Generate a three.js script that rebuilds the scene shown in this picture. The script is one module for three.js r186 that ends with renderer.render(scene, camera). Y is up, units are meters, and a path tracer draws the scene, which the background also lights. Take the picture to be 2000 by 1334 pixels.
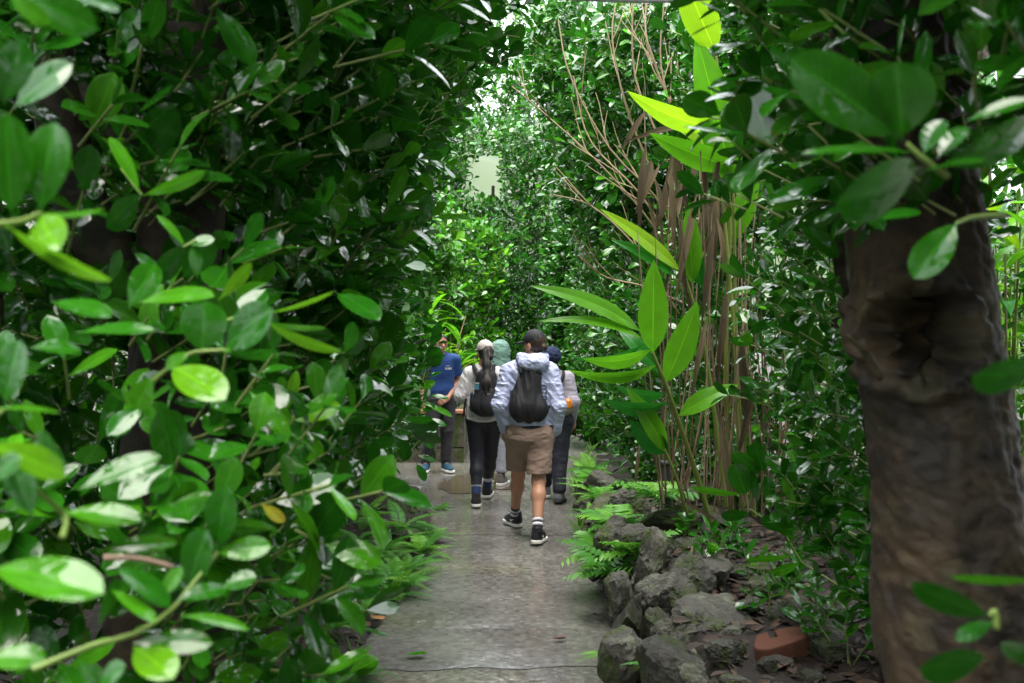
import * as THREE from 'three';
import { mergeGeometries, toCreasedNormals } from 'three/addons/utils/BufferGeometryUtils.js';
import { TextGeometry } from 'three/addons/geometries/TextGeometry.js';
import { FontLoader } from 'three/addons/loaders/FontLoader.js';

const V = (x, y, z) => new THREE.Vector3(x, y, z);
const scene = new THREE.Scene();

// ---------------------------------------------------------------- camera, sky, sun, exposure
const EYE = 1.75, FPX = 1944;                       // eye height in metres, focal length in photo pixels (35 mm lens)
const camera = new THREE.PerspectiveCamera(37.9, 1024 / 683, 0.05, 600);
camera.position.set(0, EYE, 0);
camera.lookAt(0, EYE - 0.0875, -10);
camera.focus = 8.2;
camera.userData.fStop = 4;

{ // overcast sky: CIE overcast luminance, the same in every direction round the horizon
  const w = 64, h = 32, d = new Float32Array(w * h * 4);
  for (let j = 0; j < h; j++) for (let i = 0; i < w; i++) {
    const el = ((j + 0.5) / h - 0.5) * Math.PI, s = Math.max(0, Math.sin(el));
    const L = 1.0 * (1 + 2 * s) / 3, k = (j * w + i) * 4;
    d[k] = L * 0.955; d[k + 1] = L * 0.99; d[k + 2] = L * 1.045; d[k + 3] = 1;
  }
  const sky = new THREE.DataTexture(d, w, h, THREE.RGBAFormat, THREE.FloatType);
  sky.mapping = THREE.EquirectangularReflectionMapping;
  sky.magFilter = sky.minFilter = THREE.LinearFilter; sky.needsUpdate = true;
  scene.background = sky; scene.environment = sky;
}
const sun = new THREE.DirectionalLight(0xfff6e6, 1.4);
sun.position.set(-3.5, 20, -4); sun.target.position.set(0, 0, -8);
sun.castShadow = true; sun.shadow.radius = 110;
sun.shadow.mapSize.set(2048, 2048);
Object.assign(sun.shadow.camera, { left: -14, right: 14, top: 20, bottom: -20, near: 1, far: 60 });
scene.add(sun, sun.target);

const renderer = new THREE.WebGLRenderer({ antialias: true });
renderer.toneMapping = THREE.LinearToneMapping;
renderer.toneMappingExposure = 7.6;
renderer.shadowMap.enabled = true;

// ---------------------------------------------------------------- helpers
let seedState = 12345;
const seed = (s) => { seedState = s >>> 0; };
const rnd = () => { seedState = (seedState + 0x6D2B79F5) >>> 0; let t = seedState; t = Math.imul(t ^ (t >>> 15), t | 1); t ^= t + Math.imul(t ^ (t >>> 7), t | 61); return ((t ^ (t >>> 14)) >>> 0) / 4294967296; };
const rr = (a, b) => a + (b - a) * rnd();
const gauss = () => (rnd() + rnd() + rnd() + rnd() - 2) * 1.0;
const pick = (a) => a[Math.floor(rnd() * a.length) % a.length];
const clamp = (x, a, b) => Math.min(b, Math.max(a, x));
const mixn = (a, b, t) => a + (b - a) * t;
const smooth = (a, b, x) => { const t = clamp((x - a) / (b - a), 0, 1); return t * t * (3 - 2 * t); };
// a pixel of the photograph at a depth (metres in front of the lens) as a point
const P = (px, py, d) => V((px - 1000) / FPX * d, EYE - (py - 650) / FPX * d, -d);
const toPx = (p) => { const d = -p.z; return d < 0.1 ? null : [1000 + p.x / d * FPX, 650 - (p.y - EYE) / d * FPX, d]; };
const inView = (p, m = 120) => { const q = toPx(p); return !!q && q[0] > -m && q[0] < 2000 + m && q[1] > -m && q[1] < 1334 + m; };

const hash3 = (x, y, z) => { let h = Math.imul(x, 374761393) + Math.imul(y, 668265263) + Math.imul(z, 2147483647 - 1013904223); h = Math.imul(h ^ (h >>> 13), 1274126177); return ((h ^ (h >>> 16)) >>> 0) / 4294967296; };
function noise3(x, y, z) {
  const xi = Math.floor(x), yi = Math.floor(y), zi = Math.floor(z); let fx = x - xi, fy = y - yi, fz = z - zi;
  fx = fx * fx * (3 - 2 * fx); fy = fy * fy * (3 - 2 * fy); fz = fz * fz * (3 - 2 * fz);
  const l = (a, b, t) => a + (b - a) * t, H = hash3;
  return l(l(l(H(xi, yi, zi), H(xi + 1, yi, zi), fx), l(H(xi, yi + 1, zi), H(xi + 1, yi + 1, zi), fx), fy),
    l(l(H(xi, yi, zi + 1), H(xi + 1, yi, zi + 1), fx), l(H(xi, yi + 1, zi + 1), H(xi + 1, yi + 1, zi + 1), fx), fy), fz) * 2 - 1;
}
const fbm = (x, y, z, o = 4) => { let s = 0, a = 0.5, t = 0; for (let i = 0; i < o; i++) { s += a * noise3(x, y, z); t += a; a *= 0.5; x = x * 2.03 + 7.1; y = y * 2.03 + 3.7; z = z * 2.03 + 5.3; } return s / t; };
// tileable noise: blends four shifted copies
function tnoise(u, v, f, o, zz) { // u, v in 0..1
  const a = fbm(u * f, v * f, zz, o), b = fbm((u - 1) * f, v * f, zz, o), c = fbm(u * f, (v - 1) * f, zz, o), d = fbm((u - 1) * f, (v - 1) * f, zz, o);
  return (a * (1 - u) + b * u) * (1 - v) + (c * (1 - u) + d * u) * v;
}
function dataTex(w, h, fn, srgb) {
  const d = new Uint8Array(w * h * 4);
  for (let j = 0; j < h; j++) for (let i = 0; i < w; i++) {
    const c = fn((i + 0.5) / w, (j + 0.5) / h), k = (j * w + i) * 4;
    if (typeof c === 'number') { d[k] = d[k + 1] = d[k + 2] = clamp(c, 0, 1) * 255; } else { d[k] = clamp(c[0], 0, 1) * 255; d[k + 1] = clamp(c[1], 0, 1) * 255; d[k + 2] = clamp(c[2], 0, 1) * 255; }
    d[k + 3] = 255;
  }
  const t = new THREE.DataTexture(d, w, h); t.wrapS = t.wrapT = THREE.RepeatWrapping;
  t.magFilter = THREE.LinearFilter; t.minFilter = THREE.LinearMipmapLinearFilter; t.generateMipmaps = true;
  if (srgb) t.colorSpace = THREE.SRGBColorSpace; t.needsUpdate = true; return t;
}
const lin = (r, g, b) => new THREE.Color().setRGB(r, g, b);
const std = (o) => new THREE.MeshStandardMaterial({ side: THREE.DoubleSide, ...o });
const phys = (o) => new THREE.MeshPhysicalMaterial({ side: THREE.DoubleSide, ...o });

const taken = new Map();
function numbered(n) { const k = taken.get(n) || 0; taken.set(n, k + 1); return k ? `${n}_${String(k).padStart(3, '0')}` : n; }
function mesh(name, geo, mat, parent) { const m = new THREE.Mesh(geo, mat); m.name = name; m.castShadow = m.receiveShadow = true; if (parent) parent.add(m); return m; }
function thing(name, label, category, pos = [0, 0, 0], group) {
  const o = new THREE.Group(); o.name = numbered(name); o.position.set(...pos); o.userData = { label, category };
  if (group) o.userData.group = group; scene.add(o); return o;
}
function solo(name, geo, mat, label, category, group) {
  const m = mesh(numbered(name), geo, mat); m.userData = { label, category }; if (group) m.userData.group = group; scene.add(m); return m;
}
function structure(name, geo, mat) { const m = mesh(name, geo, mat); m.userData = { kind: 'structure' }; scene.add(m); return m; }

// tapered tube along points with radii; local coordinates
function tube(pts, rad, sides = 8, bump = 0, bf = 8, cap = true) {
  const n = pts.length, pos = [], uv = [], idx = []; let len = 0;
  const T = pts.map((p, i) => pts[Math.min(n - 1, i + 1)].clone().sub(pts[Math.max(0, i - 1)]).normalize());
  let N = Math.abs(T[0].y) < 0.9 ? V(0, 1, 0) : V(1, 0, 0);
  for (let i = 0; i < n; i++) {
    N = N.clone().addScaledVector(T[i], -N.dot(T[i])).normalize(); const B = T[i].clone().cross(N);
    if (i) len += pts[i].distanceTo(pts[i - 1]);
    for (let k = 0; k <= sides; k++) {
      const a = k / sides * Math.PI * 2, c = Math.cos(a), s = Math.sin(a);
      const kk = k % sides, aa = kk / sides * Math.PI * 2;
      let r = rad[i]; if (bump) r *= 1 + bump * fbm(Math.cos(aa) * 2 + pts[i].x * 3, pts[i].y * bf * 0.4, Math.sin(aa) * 2 + pts[i].z * 3, 3);
      pos.push(pts[i].x + (N.x * c + B.x * s) * r, pts[i].y + (N.y * c + B.y * s) * r, pts[i].z + (N.z * c + B.z * s) * r);
      uv.push(k / sides * Math.PI * 2 * rad[0], len);
    }
  }
  const w = sides + 1;
  for (let i = 0; i < n - 1; i++) for (let k = 0; k < sides; k++) { const a = i * w + k, b = a + 1, c = a + w, d = c + 1; idx.push(a, b, c, b, d, c); }
  if (cap) for (const [row, flip] of [[0, 1], [n - 1, 0]]) {
    const c = pos.length / 3; pos.push(pts[row].x, pts[row].y, pts[row].z); uv.push(0, 0);
    for (let k = 0; k < sides; k++) { const a = row * w + k; flip ? idx.push(c, a + 1, a) : idx.push(c, a, a + 1); }
  }
  const g = new THREE.BufferGeometry(); g.setAttribute('position', new THREE.Float32BufferAttribute(pos, 3)); g.setAttribute('uv', new THREE.Float32BufferAttribute(uv, 2));
  g.setIndex(idx); g.computeVertexNormals(); return g;
}
function curvePts(pts, n) { const c = new THREE.CatmullRomCurve3(pts); return c.getPoints(n); }
function limb(ctrl, r0, r1, n = 10, sides = 8, bump = 0.12) { const p = curvePts(ctrl, n); return tube(p, p.map((_, i) => mixn(r0, r1, i / n)), sides, bump); }

// a leaf blade along base -> tip (any coordinates), with a keel, sag, ripples; u runs along, v across
function blade(base, tip, normal, width, { sag = 0, fold = 0.12, curl = 0, ripple = 0, nl = 10, nw = 6, shape = 'oval', petiole = 0.07, twist = 0, side = 0 } = {}) {
  const D = tip.clone().sub(base), L = D.length(), d = D.clone().normalize();
  const N = normal.clone().addScaledVector(d, -normal.dot(d)).normalize(), S = d.clone().cross(N);
  const pos = [], uv = [], idx = [];
  for (let i = 0; i <= nl; i++) {
    const u = i / nl, t = clamp((u - petiole) / (1 - petiole), 0, 1); let hw;
    if (shape === 'oval') hw = Math.pow(Math.max(0, Math.sin(Math.PI * Math.pow(clamp(t, 0, 1), 1.28))), 0.52);
    else if (shape === 'lance') hw = Math.pow(Math.sin(Math.PI * Math.pow(t, 0.82)), 0.8) * (1 - 0.15 * t);
    else hw = Math.sin(Math.PI * Math.pow(t, 0.7));
    if (!(hw > 0)) hw = 0; hw = Math.max(hw * width / 2, i === nl ? 0.0004 : 0.0016);
    const off = -sag * L * 4 * u * (1 - u) * -1 - curl * L * u * u, tw = twist * u;
    for (let j = 0; j <= nw; j++) {
      const v = j / nw * 2 - 1, a = Math.abs(v);
      const lift = fold * hw * (a - 0.35 * a * a) + ripple * Math.sin(u * 34 - a * 5) * a * (1 - a * 0.4);
      const cs = Math.cos(tw), sn = Math.sin(tw), x = v * hw * cs - lift * sn, y = v * hw * sn + lift * cs;
      const p = base.clone().addScaledVector(d, u * L).addScaledVector(S, x + side * L * u * u).addScaledVector(N, y + off);
      pos.push(p.x, p.y, p.z); uv.push(u, j / nw);
    }
  }
  const w = nw + 1;
  for (let i = 0; i < nl; i++) for (let j = 0; j < nw; j++) { const a = i * w + j, b = a + 1, c = a + w, e = c + 1; idx.push(a, b, c, b, e, c); }
  const g = new THREE.BufferGeometry(); g.setAttribute('position', new THREE.Float32BufferAttribute(pos, 3)); g.setAttribute('uv', new THREE.Float32BufferAttribute(uv, 2));
  g.setIndex(idx); g.computeVertexNormals(); return g;
}
// ---------------------------------------------------------------- textures and materials
const leafTex = (zz, spots, browntip) => dataTex(256, 128, (u, v) => {
  const a = Math.abs(v * 2 - 1);
  let g = 0.70 + 0.07 * fbm(u * 6, v * 4, zz, 3) + 0.04 * fbm(u * 40, v * 20, zz + 3, 2);
  const vein = Math.pow(Math.max(0, Math.cos((u * 15 - a * 2.6) * Math.PI * 2) ), 14) * (1 - a * 0.7) * 0.15; g += vein;
  const rib = Math.exp(-Math.pow(a / (0.055 * (1.15 - u)), 2));
  const edge = smooth(0.93, 0.99, a);
  let c = [g, g, g]; const mixc = (k, q) => { c = c.map((x, i) => mixn(x, k[i], q)); };
  mixc([1.0, 1.0, 0.95], rib * 0.8); mixc([1.0, 0.95, 0.7], edge * 0.5);
  if (spots) { const s = smooth(0.25, 0.36, fbm(u * 9, v * 5, zz + 20, 3)); mixc([1.0, 0.55, 0.6], s * 0.8); }
  if (browntip) { const s = smooth(0.86, 0.93, u + 0.08 * fbm(u * 8, v * 8, zz + 9, 3)); mixc([1, 0.62, 0.8], s); }
  return c;
}, true);
const TEX_LEAF = [leafTex(1, 0, 0), leafTex(11, 1, 0), leafTex(21, 0, 0), leafTex(31, 0, 1)];
// how smooth the wet film on a blade is: drops and dry patches
const WETMAP = dataTex(256, 128, (u, v) => { const dry = smooth(-0.1, 0.35, fbm(u * 5, v * 3, 61, 4)), drop = smooth(0.28, 0.34, fbm(u * 26, v * 13, 71, 2)); const r = clamp(0.06 + 0.16 * dry - 0.06 * drop + 0.06 * fbm(u * 60, v * 30, 81, 2), 0.03, 1); return [r, r, r]; });
const gingerTex = dataTex(512, 128, (u, v) => {
  const a = Math.abs(v * 2 - 1);
  let g = 0.72 + 0.05 * Math.sin((v * 46 + u * 8 * (v > 0.5 ? 1 : -1)) * 2) * 0.5 + 0.06 * fbm(u * 10, v * 3, 5, 3);
  const rib = Math.exp(-Math.pow(a / 0.035, 2)), edge = smooth(0.95, 1, a);
  return [mixn(g, 1, rib * 0.8), mixn(g, 1, rib * 0.7 + edge * 0.2), mixn(g, 0.9, rib * 0.5)];
}, true);
const K = 2.1; // the leaf textures average about 1 / K in linear light
const leafMat = (r, g, b, o = {}) => phys({ color: lin(r * K, g * K, b * K), map: TEX_LEAF[o.tex || 0], roughness: 1, specularIntensity: 0.0, transmission: o.tr ?? 0.35, thickness: 0, clearcoat: o.coat ?? 1, clearcoatRoughness: 1, clearcoatRoughnessMap: WETMAP });
const LEAF = {
  dark: leafMat(0.014, 0.096, 0.005, { tr: 0.22 }),
  deep: leafMat(0.014, 0.100, 0.005, { tr: 0.22, tex: 2 }),
  mid: leafMat(0.021, 0.130, 0.006, { tr: 0.3 }),
  spot: leafMat(0.024, 0.115, 0.006, { tr: 0.35, tex: 1 }),
  fresh: leafMat(0.055, 0.235, 0.008, { tr: 0.4, tex: 2, cr: 0.2 }),
  tip: leafMat(0.022, 0.105, 0.007, { tr: 0.35, tex: 3 }),
  lime: leafMat(0.115, 0.33, 0.010, { tr: 0.45, cr: 0.22 }),
  yellow: leafMat(0.36, 0.36, 0.03, { tr: 0.4, tex: 1, cr: 0.3 }),
  brown: leafMat(0.16, 0.065, 0.025, { tr: 0.15, coat: 0.25, cr: 0.4, tex: 1 }),
};
const LEAFINST = phys({ color: lin(K, K, K), map: TEX_LEAF[0], roughness: 1, specularIntensity: 0.0, transmission: 0.22, thickness: 0, clearcoat: 1, clearcoatRoughness: 1, clearcoatRoughnessMap: WETMAP });
const LEAFCOL = { dark: [0.014, 0.096, 0.005], deep: [0.014, 0.100, 0.005], mid: [0.021, 0.130, 0.006], spot: [0.024, 0.115, 0.006], fresh: [0.055, 0.235, 0.008], tip: [0.022, 0.105, 0.007], lime: [0.115, 0.33, 0.010], yellow: [0.36, 0.36, 0.03], brown: [0.16, 0.065, 0.025] };
const ginger = (r, g, b, tr = 0.5, cr = 0.25) => phys({ color: lin(r * K, g * K, b * K), map: gingerTex, roughness: 1, specularIntensity: 0.0, transmission: tr, thickness: 0, clearcoat: 0.7, clearcoatRoughness: cr });
const GING = { bright: ginger(0.11, 0.36, 0.012), lime: ginger(0.24, 0.46, 0.012), deep: ginger(0.018, 0.16, 0.014, 0.35), yellow: ginger(0.6, 0.42, 0.01), dead: phys({ color: lin(0.12, 0.083, 0.04), map: gingerTex, roughness: 1, transmission: 0.15, thickness: 0 }), tan: phys({ color: lin(0.25, 0.19, 0.10), map: gingerTex, roughness: 1, transmission: 0.15, thickness: 0 }) };
const barkTex = dataTex(384, 384, (u, v) => {
  const n = tnoise(u, v, 6, 5, 2), m = tnoise(u, v, 22, 4, 9), l = smooth(0.05, 0.4, tnoise(u, v, 5, 4, 31)), rings = smooth(0.2, 0.5, tnoise(u * 0.999, v, 9, 3, 71));
  const g = 0.38 + 0.34 * n + 0.36 * m - 0.08 * rings;
  const li = smooth(0.1, 0.22, tnoise(u, v, 14, 4, 55)) * 0.5; return [mixn(g * 1.06 - 0.10 * l, 0.62, li), mixn(g * 0.92 + 0.01 * l, 0.64, li), mixn(g * 0.74 - 0.10 * l, 0.5, li)];
}, true);
const barkBump = dataTex(384, 384, (u, v) => { const n = tnoise(u, v, 6, 5, 2); return 0.5 + 0.25 * n + 0.3 * tnoise(u, v, 24, 4, 9) - 0.15 * smooth(0.2, 0.5, tnoise(u, v, 9, 3, 71)); });
const BARK = std({ color: lin(0.16, 0.132, 0.085), map: barkTex, bumpMap: barkBump, bumpScale: 0.03, roughness: 0.75 });
const TWIG = std({ color: lin(0.30, 0.20, 0.15), roughness: 0.7 });
const TWIGGREEN = std({ color: lin(0.14, 0.22, 0.04), roughness: 0.6 });
const STEMINST = std({ color: lin(1, 1, 1), roughness: 0.65 });
// ---------------------------------------------------------------- foliage system
// unit leaves: base at the origin, +Z along the blade, +Y the upper face, length 1
const UNIT = [0, 1, 2, 3, 4, 5].map((k) => blade(V(0, 0, 0), V(0, 0, 1), V(0, 1, 0), [0.46, 0.54, 0.4, 0.5, 0.36, 0.58][k], { fold: [0.16, 0.4, 0.08, 0.22, 0.6, 0.12][k], curl: [0.06, 0.14, -0.06, 0.24, 0.1, 0.03][k], ripple: 0.008, nl: 8, nw: 4, twist: [0, 0.35, -0.3, 0.1, 0.5, -0.15][k], side: [0, 0.06, -0.05, 0.03, -0.1, 0.04][k] }));
const UNITSMALL = blade(V(0, 0, 0), V(0, 0, 1), V(0, 1, 0), 0.46, { fold: 0.2, curl: 0.08, nl: 5, nw: 2 });
const STEM1 = tube([V(0, 0, 0), V(0, 0, 1)], [1, 0.75], 5);
const tmpM = new THREE.Matrix4(), tmpX = V(), tmpY = V(), tmpZ = V();
function leafMatrix(l, out = new THREE.Matrix4()) {
  tmpZ.copy(l.d).normalize(); tmpY.copy(l.n).addScaledVector(tmpZ, -l.n.dot(tmpZ));
  if (tmpY.lengthSq() < 1e-6) tmpY.set(tmpZ.y, -tmpZ.x, 0.01); tmpY.normalize(); tmpX.crossVectors(tmpY, tmpZ);
  out.makeBasis(tmpX, tmpY, tmpZ); const s = l.s; out.elements[0] *= s * l.w; out.elements[1] *= s * l.w; out.elements[2] *= s * l.w;
  for (let i = 4; i < 11; i++) if (i !== 7) out.elements[i] *= s;
  out.setPosition(l.p); return out;
}
class Foliage {
  constructor() { this.leaves = []; this.stems = []; }
  leaf(p, d, n, s, kind, w = 1) { this.leaves.push({ p: p.clone(), d: d.clone(), n: n.clone(), s, kind, w, v: Math.floor(rnd() * 6) }); }
  stem(a, b, r, green = 0.5) { this.stems.push({ a: a.clone(), b: b.clone(), r, green }); }
  // a shoot with opposite pairs of leaves, each pair turned a quarter from the last
  sprig(p, dir, pairs, len, palette, up = 0.8, stalk = 0.06) {
    const d = dir.clone().normalize(); let q = p.clone(); const step = len * rr(0.34, 0.5);
    const a0 = rnd() * Math.PI; let X = Math.abs(d.y) < 0.9 ? V(0, 1, 0) : V(1, 0, 0); X.cross(d).normalize(); const Y = d.clone().cross(X);
    const s0 = q.clone(); q.addScaledVector(d, stalk);
    for (let k = 0; k < pairs; k++) {
      const a = a0 + k * Math.PI / 2, last = k === pairs - 1, open = last ? rr(0.35, 0.75) : rr(0.75, 1.2);
      for (const sg of [1, -1]) {
        if (rnd() < 0.07) continue;
        const side = X.clone().multiplyScalar(Math.cos(a) * sg).addScaledVector(Y, Math.sin(a) * sg);
        const ld = d.clone().multiplyScalar(Math.cos(open)).addScaledVector(side, Math.sin(open)).add(V(gauss() * 0.18, gauss() * 0.18 - 0.06, gauss() * 0.18)).normalize();
        const ln = d.clone().multiplyScalar(0.9).add(V(0, up, 0)).addScaledVector(side, -0.3).add(V(gauss() * 0.3, gauss() * 0.3, gauss() * 0.3));
        this.leaf(q, ld, ln, len * (rnd() < 0.2 ? rr(0.5, 0.75) : rr(0.75, 1.2)) * (last ? 0.85 : 1), pick(palette), rr(0.85, 1.15));
      }
      if (k < pairs - 1) { d.add(V(gauss() * 0.08, 0.05, gauss() * 0.08)).normalize(); q = q.clone().addScaledVector(d, step); }
    }
    this.stem(s0, q, len * 0.022 + 0.001, 0.8);
  }
  // puts the leaves that show largest as meshes of their own, the rest as one mass
  build(parent, nMesh, { small = false, minPx = 9 } = {}) {
    const L = this.leaves.map((l) => { const q = toPx(l.p); return { l, px: q && inView(l.p, 30) ? l.s * FPX / q[2] : 0 }; }).sort((a, b) => b.px - a.px);
    const o = parent.position; let k = 0;
    for (; k < Math.min(nMesh, L.length) && L[k].px >= minPx; k++) {
      const l = L[k].l, m = mesh('leaf', UNIT[l.v], LEAF[l.kind], parent);
      leafMatrix(l, tmpM); tmpM.elements[12] -= o.x; tmpM.elements[13] -= o.y; tmpM.elements[14] -= o.z;
      m.matrixAutoUpdate = true; tmpM.decompose(m.position, m.quaternion, m.scale);
    }
    const rest = L.slice(k).map((e) => e.l);
    const groups = small ? [rest] : [0, 1, 2, 3, 4, 5].map((v) => rest.filter((l) => l.v === v));
    groups.forEach((G, v) => {
      if (!G.length) return;
      const im = new THREE.InstancedMesh(small ? UNITSMALL : UNIT[v], LEAFINST, G.length); im.name = 'foliage'; im.userData.kind = 'stuff'; im.castShadow = im.receiveShadow = true;
      const c = new THREE.Color();
      G.forEach((l, i) => { leafMatrix(l, tmpM); tmpM.elements[12] -= o.x; tmpM.elements[13] -= o.y; tmpM.elements[14] -= o.z; im.setMatrixAt(i, tmpM); const q = LEAFCOL[l.kind], f = 0.75 + 0.5 * hash3(i, 7, v); c.setRGB(q[0] * f, q[1] * f, q[2] * f); im.setColorAt(i, c); });
      parent.add(im);
    });
    if (this.stems.length) {
      const im = new THREE.InstancedMesh(STEM1, STEMINST, this.stems.length); im.name = 'twigs'; im.userData.kind = 'stuff'; im.castShadow = im.receiveShadow = true; const c = new THREE.Color();
      this.stems.forEach((s, i) => {
        tmpZ.copy(s.b).sub(s.a); const len = tmpZ.length() || 1e-4; tmpZ.normalize(); tmpY.set(0.3, 1, 0.2).addScaledVector(tmpZ, -tmpZ.dot(tmpY)); tmpY.normalize(); tmpX.crossVectors(tmpY, tmpZ);
        tmpM.makeBasis(tmpX.multiplyScalar(s.r), tmpY.multiplyScalar(s.r), tmpZ.multiplyScalar(len)); tmpM.setPosition(s.a.x - o.x, s.a.y - o.y, s.a.z - o.z);
        im.setMatrixAt(i, tmpM); const g = s.green; c.setRGB(mixn(0.26, 0.16, g), mixn(0.165, 0.24, g), mixn(0.12, 0.05, g)); im.setColorAt(i, c);
      });
      parent.add(im);
    }
  }
}
const PAL = {
  deep: ['dark', 'deep', 'deep', 'deep', 'mid', 'mid', 'mid', 'fresh', 'spot', 'tip'],
  mixed: ['dark', 'deep', 'deep', 'mid', 'mid', 'mid', 'mid', 'fresh', 'fresh', 'spot', 'tip'],
  light: ['deep', 'mid', 'mid', 'mid', 'fresh', 'fresh', 'lime', 'spot'],
  lime: ['mid', 'fresh', 'fresh', 'fresh', 'lime', 'mid'],
};
// crown: column of foliage round a leaning axis. face(y) gives the radius
function columnCrown(F, { x, z, y0, y1, R, n, len = 0.11, pal = PAL.mixed, lean = 0, inner = 0.45, keep = null, zR = 1, pairs = [2, 4], face = null }) {
  for (let i = 0; i < n; i++) {
    const y = mixn(y0, y1, rnd()), q = Math.sqrt(rr(inner * inner, 1));
    let th = rnd() * Math.PI * 2; if (face !== null && Math.cos(th - face) < -0.15 && rnd() < 0.7) th = face + rr(-1.6, 1.6);
    const cx = x + lean * smooth(1.8, y1, y) , lump = 0.82 + 0.32 * fbm(Math.cos(th) * 1.6 + x * 3, y * 1.3, Math.sin(th) * 1.6 + z * 3, 3);
    const env = Math.pow(Math.max(0.02, 1 - Math.pow(Math.abs((y - (y0 + y1) / 2) / ((y1 - y0) / 2)), 6)), 0.5), r = R * lump * env * q;
    const p = V(cx + Math.cos(th) * r, y, z + Math.sin(th) * r * zR);
    if (keep && !keep(p)) continue;
    const dir = V(Math.cos(th) * 0.9, rr(0.1, 0.9), Math.sin(th) * 0.9).add(V(gauss() * 0.35, gauss() * 0.3, gauss() * 0.35));
    F.sprig(p, dir, Math.round(rr(pairs[0], pairs[1])), len * rr(0.8, 1.2), pal);
  }
}
// ---------------------------------------------------------------- ground, path, stone edging
const interp = (tab, d) => { if (d <= tab[0][0]) return tab[0][1]; for (let i = 1; i < tab.length; i++) if (d <= tab[i][0]) return mixn(tab[i - 1][1], tab[i][1], (d - tab[i - 1][0]) / (tab[i][0] - tab[i - 1][0])); return tab[tab.length - 1][1]; };
const LE = [[-3, -0.9], [5, -0.86], [6.2, -0.86], [7, -0.75], [8.3, -0.65], [9.7, -0.84], [11.3, -1.1], [12.2, -2.2], [13.4, -2.6], [15, -1.6], [18, -0.6], [24, 0.6], [34, 3]];
const RE = [[-3, 0.58], [5.2, 0.55], [6.8, 0.58], [8.1, 0.55], [10.3, 0.63], [13.6, 0.9], [17, 1.35], [22.7, 2.6], [34, 6]];
const litterTex = dataTex(512, 512, (u, v) => {
  const n = tnoise(u, v, 7, 5, 3), m = tnoise(u, v, 40, 3, 8), chips = smooth(0.22, 0.34, tnoise(u, v, 26, 3, 14)), moss = smooth(0.12, 0.5, tnoise(u, v, 5, 5, 22));
  let c = [0.20 + 0.08 * n + 0.08 * m, 0.155 + 0.06 * n + 0.06 * m, 0.12 + 0.05 * n + 0.05 * m];
  c = [mixn(c[0], 0.36, chips * 0.6), mixn(c[1], 0.25, chips * 0.6), mixn(c[2], 0.17, chips * 0.6)];
  return [mixn(c[0], 0.16, moss * 0.5), mixn(c[1], 0.2, moss * 0.5), mixn(c[2], 0.08, moss * 0.5)];
}, true);
const litterBump = dataTex(512, 512, (u, v) => 0.5 + 0.35 * tnoise(u, v, 26, 4, 14) + 0.3 * tnoise(u, v, 60, 2, 4));
const SOIL = std({ color: lin(0.36, 0.31, 0.26), map: litterTex, bumpMap: litterBump, bumpScale: 0.02, roughness: 0.8 });
function sheet(x0, x1, z0, z1, nx, nz, h) {
  const pos = [], uv = [], idx = [];
  for (let j = 0; j <= nz; j++) for (let i = 0; i <= nx; i++) { const x = mixn(x0, x1, i / nx), z = mixn(z0, z1, j / nz); pos.push(x, h(x, z), z); uv.push(x / 1.3, z / 1.3); }
  for (let j = 0; j < nz; j++) for (let i = 0; i < nx; i++) { const a = j * (nx + 1) + i, b = a + 1, c = a + nx + 1, d = c + 1; idx.push(a, c, b, b, c, d); }
  const g = new THREE.BufferGeometry(); g.setAttribute('position', new THREE.Float32BufferAttribute(pos, 3)); g.setAttribute('uv', new THREE.Float32BufferAttribute(uv, 2)); g.setIndex(idx); g.computeVertexNormals(); return g;
}
const WALLH = (d) => interp([[-3, 0.42], [4.5, 0.42], [6.5, 0.40], [8.5, 0.38], [10, 0.30], [11.5, 0.12], [13, 0.0]], d);
function groundHeight(x, z) {
  const d = -z, l = interp(LE, d), r = interp(RE, d); let y = -0.03;
  if (x < l - 0.02) y += 0.03 + 0.10 * smooth(0, 0.5, l - x) * (1 - smooth(11, 12, d)) + 0.035 * fbm(x * 3, 0, z * 3, 3);
  if (x > r) y += (WALLH(d) + 0.04) * smooth(0.10, 0.26, x - r) + 0.12 * smooth(0.4, 1.6, x - r) * (d < 12 ? 1 : 0) + 0.03 * fbm(x * 3, 4, z * 3, 3);
  return y;
}
{
  const g = sheet(-7, 7, 3, -36, 200, 420, groundHeight); structure('soil_ground', g, SOIL);
  const far = sheet(-300, 300, 250, -300, 40, 40, (x, z) => (Math.abs(x) < 15 && z > -45 && z < 18 ? -0.4 : -0.12)); structure('ground', far, SOIL);
}
const concTex = dataTex(512, 512, (u, v) => {
  const n = tnoise(u, v, 5, 5, 3), m = tnoise(u, v, 60, 3, 8), st = smooth(0.0, 0.5, tnoise(u, v, 4, 5, 44)), brush = fbm(u * 5, v * 90, 2, 2) , ag = smooth(0.25, 0.5, tnoise(u, v, 110, 2, 17));
  const g = 0.47 + 0.13 * n + 0.17 * m + 0.015 * brush + 0.08 * ag;
  return [g * 1.0 - 0.01 * st, g * 0.985 - 0.01 * st, g * 0.965 - 0.05 * st];
}, true);
const concBump = dataTex(512, 512, (u, v) => 0.5 + 0.3 * tnoise(u, v, 70, 3, 8) + 0.15 * tnoise(u, v, 10, 4, 6) + 0.15 * tnoise(u, v, 28, 4, 12));
const concRough = dataTex(512, 512, (u, v) => { const w = tnoise(u, v, 4, 5, 51), f = tnoise(u, v, 50, 3, 61); const r = 0.16 + 0.28 * w + 0.09 * f; return [r, r, r]; });
const CONCRETE = std({ color: lin(0.77, 0.755, 0.735), map: concTex, bumpMap: concBump, bumpScale: 0.006, roughness: 1, roughnessMap: concRough });
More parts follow.
